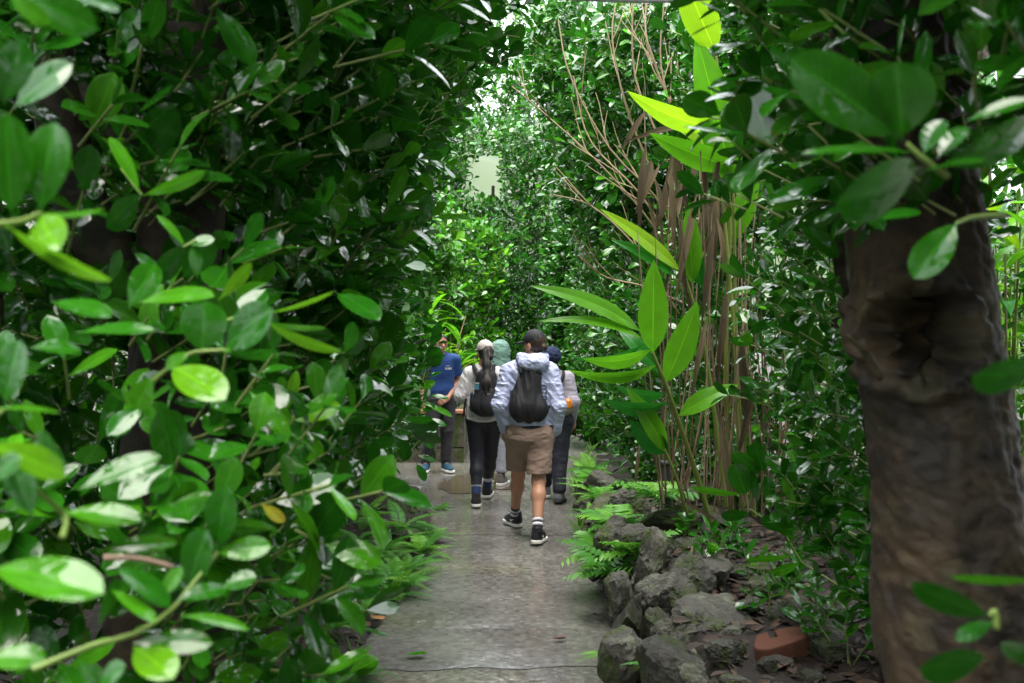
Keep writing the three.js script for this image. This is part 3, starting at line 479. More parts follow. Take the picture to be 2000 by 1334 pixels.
// ---- big trunk beside the stone edging
seed(401);
{
  const pos = [1.05, 0.3, -2.42], c = [[1905, 1420], [1885, 1334], [1862, 1100], [1842, 900], [1815, 700], [1785, 500], [1762, 300], [1750, 100], [1745, -150], [1760, -600], [1790, -1000]].map(([x, y]) => P(x, y, 2.42));
  const t = thing('leafy_tree', 'large tree with a thick brown trunk and a rotten hollow knot beside the stone edging', 'tree', pos, HEDGE);
  const KN = P(1815, 655, 2.25);   // the rotten hollow in the trunk
  const pts = curvePts(c, 260), rad = pts.map((p, i) => { const y = p.y; return mixn(0.182, 0.12, smooth(0.4, 4, y)) + 0.012 * Math.exp(-Math.pow((y - 1.05) / 0.15, 2)); });
  const g = tube(pts, rad, 120, 0.16, 9); { const gp = g.attributes.position, gn = g.attributes.normal; for (let i = 0; i < gp.count; i++) { const X = gp.getX(i), Y = gp.getY(i), Z = gp.getZ(i), k = 0.014 * (0.4 - Math.abs(fbm(X * 14, Y * 22, Z * 14, 4))) + 0.006 * fbm(X * 50, Y * 60, Z * 50, 2); const kx = (X - KN.x) / 0.10, ky = (Y - KN.y) / 0.125, kr = Math.hypot(kx, ky) + 0.35 * fbm(X * 22, Y * 22, Z * 22, 3), front = Z > KN.z - 0.16 ? 1 : 0, hole = front * (-0.21 * (1 - smooth(0.4, 0.95, kr)) + 0.034 * Math.exp(-Math.pow((kr - 1.12) / 0.22, 2))); const kk = k * (1 + front * 1.2 * (1 - smooth(0.9, 1.7, kr))) + hole; gp.setXYZ(i, X + gn.getX(i) * kk, Y + gn.getY(i) * kk, Z + gn.getZ(i) * kk); } g.computeVertexNormals(); } mesh('trunk', shift(g, pos), BARK, t);
  for (const l of [[[1750, 120, 2.4], [1640, -60, 2.3], [1500, -250, 2.1]], [[1760, 200, 2.5], [1900, 60, 2.7], [2050, -150, 2.9]], [[1748, -100, 2.42], [1720, -400, 2.0], [1750, -800, 1.4]]]) { const q = limb(l.map((p) => P(...p)), 0.06, 0.03, 12, 10, 0.15); mesh('limb', shift(q, pos), BARK, t); }
  const F = new Foliage();
  const keepR = (p) => { const q = toPx(p); if (!q) return p.x > 0.9; return q[0] > 1430 && (q[1] < 440 || q[0] > 2050) && p.x > 0.5 && q[2] > 1.5; };
  columnCrown(F, { x: 1.25, z: -2.5, y0: 1.9, y1: 5.4, R: 1.15, n: 1100, len: 0.125, pal: PAL.deep, inner: 0.25, keep: keepR });
  columnCrown(F, { x: 1.5, z: -1.2, y0: 2.6, y1: 5.4, R: 0.9, n: 350, len: 0.12, pal: PAL.deep, inner: 0.25, keep: (p) => p.x > 0.85 });
  columnCrown(F, { x: 0.95, z: -1.5, y0: 2.85, y1: 5.6, R: 0.95, n: 900, len: 0.15, pal: PAL.deep, inner: 0.2, keep: (p) => { const q = toPx(p); return p.x > 0.12 && (!q || q[1] < -40); } });  // extra canopy kept out of view, added to shade the trunk and stone side
  columnCrown(F, { x: 0.98, z: -2.0, y0: 1.98, y1: 2.9, R: 0.42, n: 110, len: 0.115, pal: PAL.deep, inner: 0.1, keep: (p) => { const q = toPx(p); return q && q[0] > 1560 && q[1] < 430 && q[2] > 1.5 && q[2] < 2.25; } });
  columnCrown(F, { x: 1.75, z: -2.0, y0: 0.5, y1: 2.4, R: 0.6, n: 90, len: 0.11, pal: PAL.deep, inner: 0.4, keep: (p) => { const q = toPx(p); return q && q[0] > 1990; } });
  F.build(t, 300);
  const N = 1.3;
  [[1757, 272, 1548, 114, N, N - .05, .42, 15, 'mid'], [1762, 274, 1750, 124, N, N - .05, .84, 5, 'mid'], [1795, 325, 1645, 402, N, N - .1, .46, -45, 'deep'], [1812, 332, 1926, 308, N, N, .2, -60, 'mid'], [1780, 298, 1565, 292, N, N + .05, .13, 55, 'mid'], [1805, 300, 1838, 232, N, N, .75, -40, 'deep'], [1830, 310, 1885, 245, N + .02, N + .02, .6, -45, 'deep'], [1888, 236, 2010, 192, 1.35, 1.3, .3, -45, 'mid'], [1830, 325, 2030, 245, N, N + .1, .25, 30, 'mid'], [1790, 330, 1700, 440, N, N, .3, -70, 'deep'],
    [1872, 432, 1784, 542, 1.5, 1.5, .5, 10, 'mid'], [2040, 712, 1906, 742, 1.1, 1.05, .45, -50, 'deep'], [1935, 1206, 1788, 1148, 1.25, 1.2, .28, -35, 'deep'], [2040, 1134, 1862, 1132, 1.2, 1.2, .11, -30, 'fresh'], [1930, 1286, 1806, 1312, 1.2, 1.15, .45, -45, 'deep'], [1945, 1215, 1870, 1250, 1.25, 1.25, .4, 0, 'deep'], [2050, 1300, 1960, 1260, 1.2, 1.2, .5, -40, 'deep'], [1700, 430, 1800, 410, 1.5, 1.5, .3, -50, 'deep'], [1560, 440, 1640, 500, 2.4, 2.4, .4, -30, 'mid'],
    [1478, 170, 1460, 100, 3.0, 3.0, .58, 0, 'fresh'], [1480, 205, 1425, 180, 3.0, 2.9, .4, 20, 'mid'], [1480, 200, 1390, 190, 3.0, 3.0, .13, -50, 'deep'], [1485, 195, 1520, 135, 3.0, 3.0, .3, 20, 'mid'], [1490, 290, 1400, 300, 3, 3, .3, -40, 'mid'], [1530, 270, 1575, 232, 3, 3, .32, -50, 'deep'],
  ].forEach((h) => heroLeaf(t, h));
  [[[1850, 345, 1.32], [1800, 308, 1.3], [1770, 280, 1.3]], [[1960, 420, 1.6], [1900, 425, 1.55], [1868, 436, 1.5]], [[1700, 230, 2.2], [1560, 215, 2.6], [1486, 203, 3.0]], [[1950, 1230, 1.25], [1945, 1195, 1.25], [1936, 1205, 1.25]], [[1600, 20, 2.2], [1640, 60, 2.15], [1690, 95, 2.15], [1740, 130, 2.2]], [[1590, -10, 2.1], [1680, -5, 2.1], [1660, 50, 2.1]]].forEach((w) => heroTwig(t, w, 0.005, 0.003));
  heroTwig(t, [[1755, 55, 2.2], [1800, 85, 2.2], [1850, 140, 2.25], [1900, 180, 2.3]], 0.012, 0.009, BARK, 'dead_branch');
  heroTwig(t, [[1655, 655, 2.2], [1690, 690, 2.22], [1720, 740, 2.25]], 0.006, 0.009, BARK, 'dead_branch');
}
// ---- shrubs and trees behind the stone edging
const keepEdge = (p) => { const q = toPx(p); if (!q) return true; if (q[0] < 1430 && q[2] < 7.3) return false; if (q[0] > 1915 && q[1] > 60) return false; if (q[1] > 1080 && q[0] < 1600 && q[2] < 7.3) return false; return p.x > 0.75; };
[[1.75, -3.9, 0.85, 650, 0.095, 'dark glossy shrub behind the big trunk, its sprigs hanging over the stones'], [2.4, -5.4, 1.1, 650, 0.10, 'dark tree behind the ginger canes']].forEach(([x, z, R, n, len, label], i) => {
  seed(420 + i);
  const t = tree('leafy_tree', label, HEDGE, [x, 0.5, z], [[straight(x - (i ? 0.2 : 0.12), z, 5, -0.1), 0.08, 0.05], [straight(x - 0.35, z + 0.2, 3.5, -0.3), 0.035, 0.02]], (F) => {
    columnCrown(F, { x, z, y0: 0.6, y1: 4.6, R, n: n * 1.3, len: len * 1.15, pal: PAL.deep, inner: 0.3, face: 2.4, keep: keepEdge });
  }, 300);
  if (!i) {
    const d = 4.5, L = (a, b, c, e, w, r, k) => heroLeaf(t, [a, b, c, e, d, d - 0.03, w, r, k]);
    [[1490, 926, 1430, 884, .4, -20, 'mid'], [1494, 925, 1474, 864, .6, -30, 'deep'], [1506, 930, 1532, 893, .62, -45, 'deep'], [1460, 970, 1434, 906, .6, 0, 'mid'], [1455, 966, 1350, 955, .14, -30, 'fresh'], [1468, 1004, 1410, 1008, .5, -45, 'deep'], [1482, 984, 1468, 920, .4, -45, 'deep'], [1505, 990, 1500, 930, .4, 5, 'mid'], [1530, 970, 1578, 935, .5, -45, 'deep'], [1540, 960, 1520, 905, .4, -40, 'deep'], [1545, 1032, 1488, 1014, .5, -20, 'deep'], [1548, 1052, 1520, 1003, .6, 0, 'mid'], [1560, 1082, 1626, 1050, .3, -30, 'fresh'], [1565, 1100, 1508, 1122, .42, -45, 'fresh'], [1552, 1086, 1460, 1096, .15, -30, 'fresh'], [1570, 1078, 1590, 1030, .4, -40, 'mid'], [1605, 985, 1600, 900, .3, 10, 'mid'], [1640, 1040, 1650, 985, .4, -20, 'deep'], [1640, 1150, 1650, 1080, .4, 0, 'deep'], [1610, 1190, 1690, 1140, .5, 0, 'spot'], [1690, 1240, 1570, 1240, .25, -40, 'deep']].forEach((a) => L(...a));
    [[[1700, 1060, 4.5], [1620, 1020, 4.5], [1540, 965, 4.5], [1492, 928, 4.5]], [[1660, 1160, 4.5], [1600, 1120, 4.5], [1566, 1098, 4.5], [1530, 1040, 4.5], [1465, 995, 4.5]], [[1700, 1000, 4.6], [1620, 1010, 4.55], [1600, 990, 4.5]]].forEach((w) => heroTwig(t, w, 0.006, 0.0035));
  }
});
const keepFar = (p) => { const q = toPx(p); if (!q) return true; const d = q[2]; if (p.y < 2.6 && p.x < 0.78 - 0.12 * smooth(11, 12, d)) return false; if (p.y < 3.2 && p.x < 0.5) return false; return clear(p); };
const TWIGPALE = std({ color: lin(0.25, 0.19, 0.11), roughness: 0.75 });
function fanBranch(parent, ctrl, r0, depth) { // bare branch with forking side twigs, merged into one branch
  const gs = [], grow = (pts, a, b, lev) => {
    gs.push(tube(pts, pts.map((_, i) => mixn(a, b, i / (pts.length - 1))), lev ? 5 : 7, 0.1));
    if (lev >= depth) return;
    for (let k = 0; k < (lev ? 1 : 4); k++) {
      const i = Math.floor(mixn(pts.length * 0.25, pts.length - 2, rnd())), p = pts[i], t = pts[i + 1].clone().sub(pts[i]).normalize();
      const side = V(gauss(), gauss() + 0.35, gauss()).normalize(), d = t.multiplyScalar(0.9).addScaledVector(side, 0.55).normalize(), L = rr(0.25, 0.6) / (lev * 0.5 + 1), q = [p.clone()];
      for (let s = 1; s <= 5; s++) { d.add(V(gauss() * 0.14, 0.06 + gauss() * 0.1, gauss() * 0.14)).normalize(); q.push(q[s - 1].clone().addScaledVector(d, L / 5)); }
      grow(q, mixn(a, b, i / pts.length) * 0.7, b * 0.6, lev + 1);
    }
  };
  grow(curvePts(ctrl.map((p) => P(...p)), 14), r0, r0 * 0.4, 0);
  const g = mergeGeometries(gs); const c = parent.position; g.translate(-c.x, -c.y, -c.z); mesh('bare_branch', g, TWIGPALE, parent);
}
[[2.2, -7.4, 1.05, 700, 'tree with pale bare twigs showing behind the ginger leaves', 0], [1.85, -9.3, 1.05, 820, 'clipped tree with a fan of bare brown branches above the path', -0.2], [1.8, -11.3, 1.0, 800, 'small-leaved tree leaning over the path beyond the clipped one', -0.85], [1.75, -13.4, 1.05, 700, 'dark tree at the bend of the path beside the beanie wearer', -0.6]].forEach(([x, z, R, n, label, lean], i) => {
  seed(440 + i * 3);
  const t = tree('leafy_tree', label, HEDGE, [x, 0.3, z], [[straight(x + 0.2, z, 6, 0), 0.09, 0.05]], (F) => {
    columnCrown(F, { x, z, y0: 0.25, y1: 3.2, R, n: n * 1.2, len: 0.115, pal: PAL.mixed, inner: 0.5, face: 2.7, keep: keepFar });
    columnCrown(F, { x, z, y0: 2.8, y1: [4.4, 4.8, 5.5, 6][i], R: R * 1.05, n: n * 1.1, len: 0.135, pal: PAL.mixed, inner: 0.35, face: 2.7, lean, keep: keepFar });
  }, 300);
  if (i === 1) {
    seed(470);
    [[[1345, 640, 8.6], [1300, 480, 8.5], [1180, 330, 8.4], [1060, 220, 8.3], [1000, 170, 8.2]], [[1340, 560, 8.5], [1290, 400, 8.4], [1190, 290, 8.3], [1110, 140, 8.2], [1090, 40, 8.2]], [[1330, 480, 8.5], [1270, 330, 8.4], [1220, 200, 8.3], [1195, 60, 8.2], [1215, -40, 8.2]], [[1345, 440, 8.4], [1290, 280, 8.3], [1240, 150, 8.3], [1235, 20, 8.2], [1240, -80, 8.2]], [[1360, 420, 8.4], [1320, 250, 8.3], [1290, 120, 8.3], [1300, -30, 8.2]], [[1380, 420, 8.4], [1340, 200, 8.3], [1335, 60, 8.3], [1345, -60, 8.2]], [[1330, 620, 8.4], [1240, 480, 8.3], [1150, 400, 8.3], [1080, 380, 8.3]], [[1340, 520, 8.3], [1250, 380, 8.2], [1150, 270, 8.2], [1120, 150, 8.2]], [[1350, 600, 8.3], [1260, 560, 8.2], [1180, 540, 8.2], [1130, 500, 8.1]], [[1370, 330, 8.2], [1300, 180, 8.1], [1260, 60, 8.1], [1275, -60, 8.1]]].forEach((c) => fanBranch(t, c, 0.0115, 2));
  }
});
// ---- trees closing the view where the path bends
[[-0.35, -18.5, 1.3, 5.6, 1100, PAL.deep, 'dense dark bush closing the view behind the walkers'], [1.0, -20, 1.6, 7.4, 1500, PAL.mixed, 'tall dark bush at the far bend, above the black cap'], [-1.7, -16.2, 1.05, 3.9, 750, PAL.lime, 'lime green bush behind the concrete planter'], [-0.9, -17.2, 0.8, 3.6, 560, PAL.lime, 'light green bush beside the gap in the leaves'], [2.6, -17, 1.7, 6.5, 1200, PAL.deep, 'dark tree beyond the bend of the path'], [1.3, -15.3, 0.85, 3.4, 900, PAL.deep, 'dark bush filling the inside of the bend beside the beanie wearer'], [-2.2, -20, 1.9, 8.4, 1400, PAL.mixed, 'tall tree beyond the lime green bush'], [0.4, -24, 2.6, 9.4, 2200, PAL.light, 'bushy tree far behind the bend']].forEach(([x, z, R, h, n, pal, label], i) => {
  seed(500 + i * 7);
  tree('leafy_bush', label, 'bushes at the end of the path', [x, 0, z], [[straight(x, z, h * 0.8, 0), 0.06, 0.03]], (F) => {
    columnCrown(F, { x, z, y0: 0.1, y1: h, R, n: n * 1.5, len: 0.15, pal, inner: 0.55, face: 1.57, keep: (p) => clear(p) && (p.x < 0.9 || -p.z > 14) });
  }, 220, { minPx: 9, small: true });
});
// ---- trees on the open ground beyond the trunk, in full daylight
[[3.6, -5.2, 'sunlit lime shrub seen past the big trunk'], [4.6, -7.6, 'bright green shrub standing in the open past the dark shrub']].forEach(([x, z, label], i) => {
  seed(560 + i); tree('leafy_bush', label, 'shrubs in the open beyond the trunk', [x, 0.4, z], [[straight(x, z, 2.4, 0), 0.04, 0.02]], (F) => columnCrown(F, { x, z, y0: 0.4, y1: 3.4, R: 0.9, n: 420, len: 0.13, pal: PAL.lime, inner: 0.5 }), 120);
});
// ---- wooded hill seen through the gap
{
  const g = sheet(-140, 140, -90, -260, 70, 40, (x, z) => -2 + 46 * smooth(-90, -200, z) * (0.75 + 0.25 * Math.sin(x * 0.03 + 1)) + 5 * fbm(x * 0.12, 1, z * 0.12, 4));
  structure('hill', g, std({ color: lin(0.035, 0.055, 0.022), roughness: 0.9 }));
}
// ---------------------------------------------------------------- ginger, ferns, weeds, fallen leaves
function gingerLeaf(parent, [bx, by, tx, ty, db, dt, w, roll = 0, kind = 'bright', o = {}]) {
  const a = P(bx, by, db), b = P(tx, ty, dt), d = b.clone().sub(a).normalize();
  const n = V(0, EYE, 0).sub(a).normalize(); n.addScaledVector(d, -n.dot(d)).normalize(); n.applyAxisAngle(d, roll * Math.PI / 180);
  if (kind === 'dead' || kind === 'tan') w *= 0.55;
  const c = parent.position, g = blade(a, b, n, w * db / FPX, { shape: 'lance', fold: 0.25, nl: 20, nw: 8, sag: 0.06, petiole: 0.03, ripple: 0.001, ...o }); g.translate(-c.x, -c.y, -c.z);
  return mesh(kind === 'dead' || kind === 'tan' ? 'dead_leaf' : 'leaf', g, GING[kind], parent);
}
const CANEGREEN = std({ color: lin(0.16, 0.20, 0.035), roughness: 0.55 }), CANEBROWN = std({ color: lin(0.13, 0.085, 0.05), roughness: 0.8 }), CANETAN = std({ color: lin(0.27, 0.20, 0.125), roughness: 0.85 });
function cane(parent, ctrl, r0, r1, mat, name = 'stem') { const p = curvePts(ctrl.map((q) => P(...q)), 16); const g = tube(p, p.map((_, i) => mixn(r0, r1, i / 16) * (i % 4 === 0 ? 1.12 : 1)), 8, 0.06); const c = parent.position; g.translate(-c.x, -c.y, -c.z); mesh(name, g, mat, parent); }
seed(601);
{
  const b = P(1395, 1035, 6.3), t = thing('ginger_plant', 'leaning ginger shoot with broad bright green leaves rooted on the stone edging', 'plant', [b.x, b.y - 0.05, b.z], 'ginger plants');
  cane(t, [[1398, 1050, 6.3], [1362, 930, 6.2], [1330, 835, 6.1], [1300, 750, 6.0], [1274, 688, 5.95]], 0.018, 0.010, CANEGREEN);
  cane(t, [[1345, 1010, 6.2], [1320, 930, 6.1], [1299, 878, 6.05]], 0.010, 0.006, CANEGREEN);
  [[1275, 690, 1277, 508, 5.95, 5.85, 62, 0, 'bright'], [1252, 648, 1034, 558, 5.95, 5.7, 40, 35, 'bright', { sag: .1 }], [1256, 662, 1048, 628, 5.95, 5.7, 24, 40, 'bright', { sag: .12 }], [1300, 748, 1362, 588, 6, 5.95, 60, 15, 'bright'], [1272, 682, 1138, 700, 5.95, 5.8, 46, -50, 'bright', { sag: .12 }], [1282, 712, 1108, 722, 6, 5.75, 34, -45, 'bright', { sag: .14 }], [1262, 670, 1098, 690, 6, 6.1, 26, -60, 'deep', { sag: .14 }], [1306, 786, 1176, 778, 6.05, 5.9, 52, -55, 'deep', { sag: .12 }], [1300, 770, 1200, 752, 6.05, 6.15, 44, -55, 'deep', { sag: .1 }], [1326, 812, 1442, 748, 6.1, 6.05, 44, -25, 'bright', { sag: .06, curl: .06 }], [1303, 885, 1222, 756, 6.1, 5.95, 44, 25, 'bright'], [1306, 886, 1230, 820, 6.1, 6.1, 52, -20, 'deep'], [1290, 730, 1205, 640, 6, 6.1, 40, 30, 'deep']].forEach((l) => gingerLeaf(t, l));
}
{
  const b = P(1440, 1010, 6.9), t = thing('ginger_plant', 'tall ginger clump with upright yellow-green leaves and hanging dry brown leaves', 'plant', [b.x, b.y - 0.05, b.z], 'ginger plants');
  for (const c of [[[1430, 1000, 6.6], [1418, 700, 6.5], [1425, 420, 6.4], [1398, 110, 6.3]], [[1450, 1000, 6.6], [1440, 760, 6.5], [1436, 560, 6.5], [1432, 370, 6.4]], [[1475, 1010, 6.5], [1450, 850, 6.5], [1430, 600, 6.4], [1400, 245, 6.4]], [[1420, 990, 6.4], [1395, 800, 6.4], [1370, 650, 6.35], [1335, 530, 6.3]]]) cane(t, c, 0.017, 0.009, CANEGREEN);
  [[1398, 105, 1322, -70, 6.3, 6.2, 72, 0, 'lime'], [1432, 372, 1358, 68, 6.4, 6.3, 84, 10, 'bright'], [1402, 246, 1224, 178, 6.4, 6.1, 52, -30, 'lime', { sag: .12 }], [1436, 328, 1268, 260, 6.4, 6.1, 56, -20, 'bright', { sag: .06 }], [1330, 530, 1172, 408, 6.3, 6.2, 36, 35, 'lime', { sag: .04 }], [1322, 540, 1192, 468, 6.3, 6.25, 36, 45, 'deep'], [1352, 555, 1346, 400, 6.3, 6.3, 46, 0, 'bright'], [1372, 560, 1338, 470, 6.35, 6.3, 40, 20, 'deep'], [1385, 300, 1260, 215, 6.5, 6.3, 26, 40, 'lime', { sag: .1 }], [1420, 480, 1480, 330, 6.6, 6.6, 50, 10, 'bright'], [1330, 250, 1215, 280, 6.6, 6.5, 22, 10, 'dead', { sag: .25 }],
    [1262, 215, 1210, 300, 6.5, 6.5, 22, 10, 'dead'], [1262, 280, 1250, 470, 6.4, 6.4, 26, 20, 'dead', { fold: .8 }], [1310, 330, 1318, 500, 6.3, 6.3, 24, 0, 'tan', { fold: .7 }], [1335, 340, 1300, 470, 6.3, 6.3, 20, 0, 'tan', { fold: .7 }], [1290, 320, 1240, 420, 6.4, 6.4, 20, 10, 'tan'], [1360, 380, 1320, 580, 6.2, 6.2, 30, 0, 'tan', { fold: .9 }], [1330, 420, 1345, 600, 6.2, 6.2, 22, 20, 'dead', { fold: .9 }], [1395, 430, 1370, 640, 6.2, 6.2, 26, 0, 'dead', { fold: .9 }], [1420, 560, 1400, 760, 6.2, 6.2, 26, 0, 'dead', { fold: .9 }], [1380, 620, 1350, 780, 6.2, 6.2, 22, 0, 'tan', { fold: .9 }], [1445, 640, 1462, 850, 6.2, 6.2, 30, 0, 'dead', { fold: .9 }], [1480, 740, 1440, 900, 6.1, 6.1, 26, 0, 'dead', { fold: .9 }], [1405, 800, 1432, 1000, 6.1, 6.1, 30, 0, 'tan', { fold: .8 }], [1250, 860, 1240, 960, 6.6, 6.6, 14, 0, 'tan'], [1265, 850, 1300, 960, 6.6, 6.6, 12, 0, 'dead'], [1405, 1020, 1320, 970, 6.2, 6.0, 14, 0, 'tan'], [1360, 1040, 1300, 1300, 5.6, 4.8, 10, 0, 'tan']].forEach((l) => gingerLeaf(t, l));
  for (let i = 0; i < 70; i++) { const x = rr(1285, 1540), d = rr(6.1, 7.0), top = rr(250, 750), lx = gauss() * 45; cane(t, [[x, rr(960, 1010), d], [x + lx, mixn(980, top, 0.5), d], [x + lx * 1.5 + gauss() * 10, top, d]], rr(0.003, 0.0075), rr(0.0015, 0.004), pick([CANEBROWN, CANEBROWN, CANETAN]), 'dead_stem'); }
  for (let i = 0; i < 40; i++) { const x = rr(1265, 1430), y = rr(280, 520), d = rr(6.3, 6.7); gingerLeaf(t, [x, y, x + gauss() * 40, y + rr(60, 170), d, d + gauss() * 0.1, rr(14, 34), rr(-60, 60), pick(['dead', 'tan', 'tan']), { fold: 0.9, sag: gauss() * 0.1 }]); }
}
// bright ginger stems in the planter and in the open past the trunk
[[-0.95, 0.62, -13.9, 'yellow-green ginger growing in the concrete planter', 8, 1.5], [-1.5, 0.62, -14.2, 'tall ginger at the back of the concrete planter', 8, 1.8], [2.75, 0.45, -5.5, 'bright ginger lit from above behind the big trunk', 10, 1.9], [3.3, 0.45, -6.6, 'bright ginger further back behind the big trunk', 9, 2.1], [-0.55, 0, -15.3, 'low yellow-green ginger behind the planter corner', 7, 1.6]].forEach(([x, y, z, label, n, h], i) => {
  seed(640 + i); const t = thing('ginger_plant', label, 'plant', [x, y, z], 'ginger plants');
  for (let k = 0; k < n; k++) {
    const a = rr(0, 6.28), l = rr(0.1, 0.4), H = h * rr(0.6, 1.1), p = [V(Math.cos(a) * 0.08, 0, Math.sin(a) * 0.08), V(Math.cos(a) * l * 0.4, H * 0.5, Math.sin(a) * l * 0.4), V(Math.cos(a) * l, H, Math.sin(a) * l)];
    mesh('stem', limb(p, 0.012, 0.006, 8, 6, 0.05), k % 3 ? CANEGREEN : CANETAN, t);
    for (let m = 0; m < 6; m++) { const q = rr(0.45, 1), b = p[0].clone().lerp(p[2], q), b2 = rr(0, 6.28), L = rr(0.3, 0.5); mesh('leaf', blade(b, b.clone().add(V(Math.cos(b2) * L, rr(-0.1, 0.35), Math.sin(b2) * L)), V(0, 1, 0), rr(0.06, 0.09), { shape: 'lance', nl: 8, nw: 2, sag: 0.12, fold: 0.3, petiole: 0.02 }), GING[pick(['bright', 'lime', 'bright', 'bright', 'deep'])], t); }
  }
});
// ---- ferns
const FERNMAT = [[0.10, 0.34, 0.02], [0.16, 0.42, 0.03], [0.06, 0.26, 0.02]].map((c) => phys({ color: lin(...c), roughness: 0.9, specularIntensity: 0.3, transmission: 0.4, thickness: 0, clearcoat: 0.5, clearcoatRoughness: 0.25 }));
function frond(L, np, wide, arch) { // arching outward along +Z
  const gs = [], ax = (u) => V(0, L * (0.75 * u - arch * u * u), L * (0.35 * u + 0.5 * u * u));
  const st = []; for (let i = 0; i <= 10; i++) st.push(ax(i / 10)); gs.push(tube(st, st.map((_, i) => 0.0022 * (1 - i / 12)), 4, 0, 8, false));
  for (let k = 0; k < np; k++) { const u = 0.14 + 0.86 * k / np, p = ax(u), d = ax(Math.min(1, u + 0.05)).sub(p).normalize(), l = L * wide * Math.pow(Math.sin(Math.PI * Math.pow(mixn(0.1, 0.98, k / np), 0.75)), 0.8);
    for (const s of [-1, 1]) gs.push(blade(p, p.clone().add(V(s * l * 0.92, rr(-0.12, 0.06) * l, 0)).addScaledVector(d, l * 0.35), V(0, 1, -0.4), l * (np > 12 ? 0.09 : 0.26) + 0.004, { shape: 'lance', nl: 3, nw: 2, fold: 0.2, curl: 0.12, petiole: 0 })); }
  return mergeGeometries(gs);
}
seed(700); const FROND = [frond(0.46, 34, 0.17, 0.45), frond(0.40, 32, 0.19, 0.6), frond(0.34, 30, 0.18, 0.3)], FRONDW = [frond(0.34, 9, 0.34, 0.5), frond(0.28, 8, 0.4, 0.6)];
function fern(px, py, n, mats, geos, scale, label) {
  const d = (EYE - 0.06) * FPX / (py - 650), p = P(px, py, d); fernAt(p.x + 0.05, groundHeight(p.x, p.z) + 0.02, p.z, n, mats, geos, scale, label);
}
function fernAt(x, y, z, n, mats, geos, scale, label) {
  const t = thing('fern', label, 'fern', [x, y, z], 'ferns along the path');
  for (let k = 0; k < n; k++) { const m = mesh('frond', pick(geos), pick(mats), t); const s = scale * rr(0.7, 1.15); m.scale.set(s, s, s); m.rotation.set(rr(-0.25, 0.4), k / n * 6.28 + rr(-0.4, 0.4), rr(-0.15, 0.15), 'YXZ'); }
}
[[705, 1035, 'small fern by the bark of the third tree'], [770, 1050, 'bright fern nearest the walking heel on the path edge'], [810, 1075, 'lime fern spilling over the concrete edge'], [735, 1100, 'feathery fern in the middle of the fern bank'], [660, 1140, 'fern under the hanging wet leaves'], [700, 1190, 'fern above the fallen tan leaf'], [640, 1230, 'fern at the foot of the second tree'], [670, 1300, 'low fern beside the cracked slab'], [780, 1120, 'fern beside the fallen yellow leaf'], [690, 1085, 'fern at the back of the fern bank'], [850, 985, 'tiny fern among the leaf litter'], [830, 1050, 'fern tip reaching onto the wet concrete'], [755, 1150, 'fern between the yellow and tan fallen leaves'], [715, 1140, 'dense fern below the dark hanging sprig']].forEach(([x, y, l], i) => { seed(710 + i); fern(x, y, 13, FERNMAT, FROND, rr(0.85, 1.15) * (i === 10 ? 0.5 : y > 1180 ? 0.6 : 1), l); });
[[1205, 1035, 6.9, 'wet lobed fern growing out of the stones'], [1250, 1090, 6.2, 'lobed fern hanging down the stone face'], [1175, 1085, 6.7, 'pale lobed fern reaching over the concrete'], [1290, 985, 6.7, 'lobed fern below the dark plastic pipe'], [1200, 1130, 6.2, 'lobed fern in a joint of the stones'], [1290, 1310, 4.5, 'small fern at the foot of the stones'], [1195, 1290, 4.9, 'tiny fern in the corner of path and stones'], [1160, 1010, 7.6, 'small fern beside the grassy edge']].forEach(([x, y, d, l], i) => { seed(740 + i); const p = P(x, y, d); fernAt(p.x - 0.04, p.y + 0.04, p.z + 0.16, i > 4 ? 6 : 11, FERNMAT, i > 4 ? FROND : FRONDW, i > 4 ? 0.5 : rr(0.95, 1.25), l); });
// ---- more ferns along the foot of the far stones, and seedlings on the bank
[[10.9, 'fern where the stones sink into the ground'], [10.2, 'fern beside the beanie wearer'], [9.5, 'fern in the grassy stretch of edging'], [8.9, 'fern above the grassy edge'], [8.3, 'fern opposite the trailing heel'], [7.8, 'fern between two mossy stones'], [7.2, 'full fern under the ginger leaves'], [6.7, 'fern below the leaning ginger shoot']].forEach(([d, l], i) => { seed(755 + i); const x = interp(RE, d) + rr(0.1, 0.22); fernAt(x, WALLH(d) * rr(0.5, 0.95) + 0.05, -d, 12, FERNMAT, i % 2 ? FROND : FRONDW, rr(0.8, 1.1), l); });
[[1330, 1010, 6.2, 'seedling among the stones under the ginger'], [1420, 1060, 5.6, 'seedling at the foot of the ginger canes'], [1480, 1120, 5.1, 'seedling above the large mossy stone'], [1400, 1090, 5.5, 'seedling growing through the dead leaves'], [1560, 1150, 4.7, 'seedling beside the hanging glossy sprig'], [1620, 1200, 4.3, 'seedling near the foot of the big trunk'], [1500, 1200, 4.6, 'seedling behind the terracotta piece'], [1660, 1280, 3.9, 'seedling beside the big trunk'], [1445, 1010, 6.0, 'seedling between the dead ginger stems'], [1540, 1060, 5.2, 'seedling in the dark of the bank'], [1360, 1120, 5.3, 'seedling in a joint of the edging stones'], [1590, 1260, 4.1, 'seedling by the small rounded stones']].forEach(([px, py, d, l], i) => {
  seed(780 + i); const p = P(px, py, d); p.y = groundHeight(p.x, p.z); const t = thing('seedling', l, 'plant', [p.x, p.y, p.z], 'seedlings on the stone bank'), F = new Foliage();
  for (let k = 0; k < 4; k++) F.sprig(p.clone().add(V(gauss() * 0.05, 0.01, gauss() * 0.05)), V(gauss() * 0.5, 1, gauss() * 0.5 + 0.2), 3, rr(0.07, 0.11), PAL.mixed, 0.8, rr(0.05, 0.16)); F.build(t, 60);
});
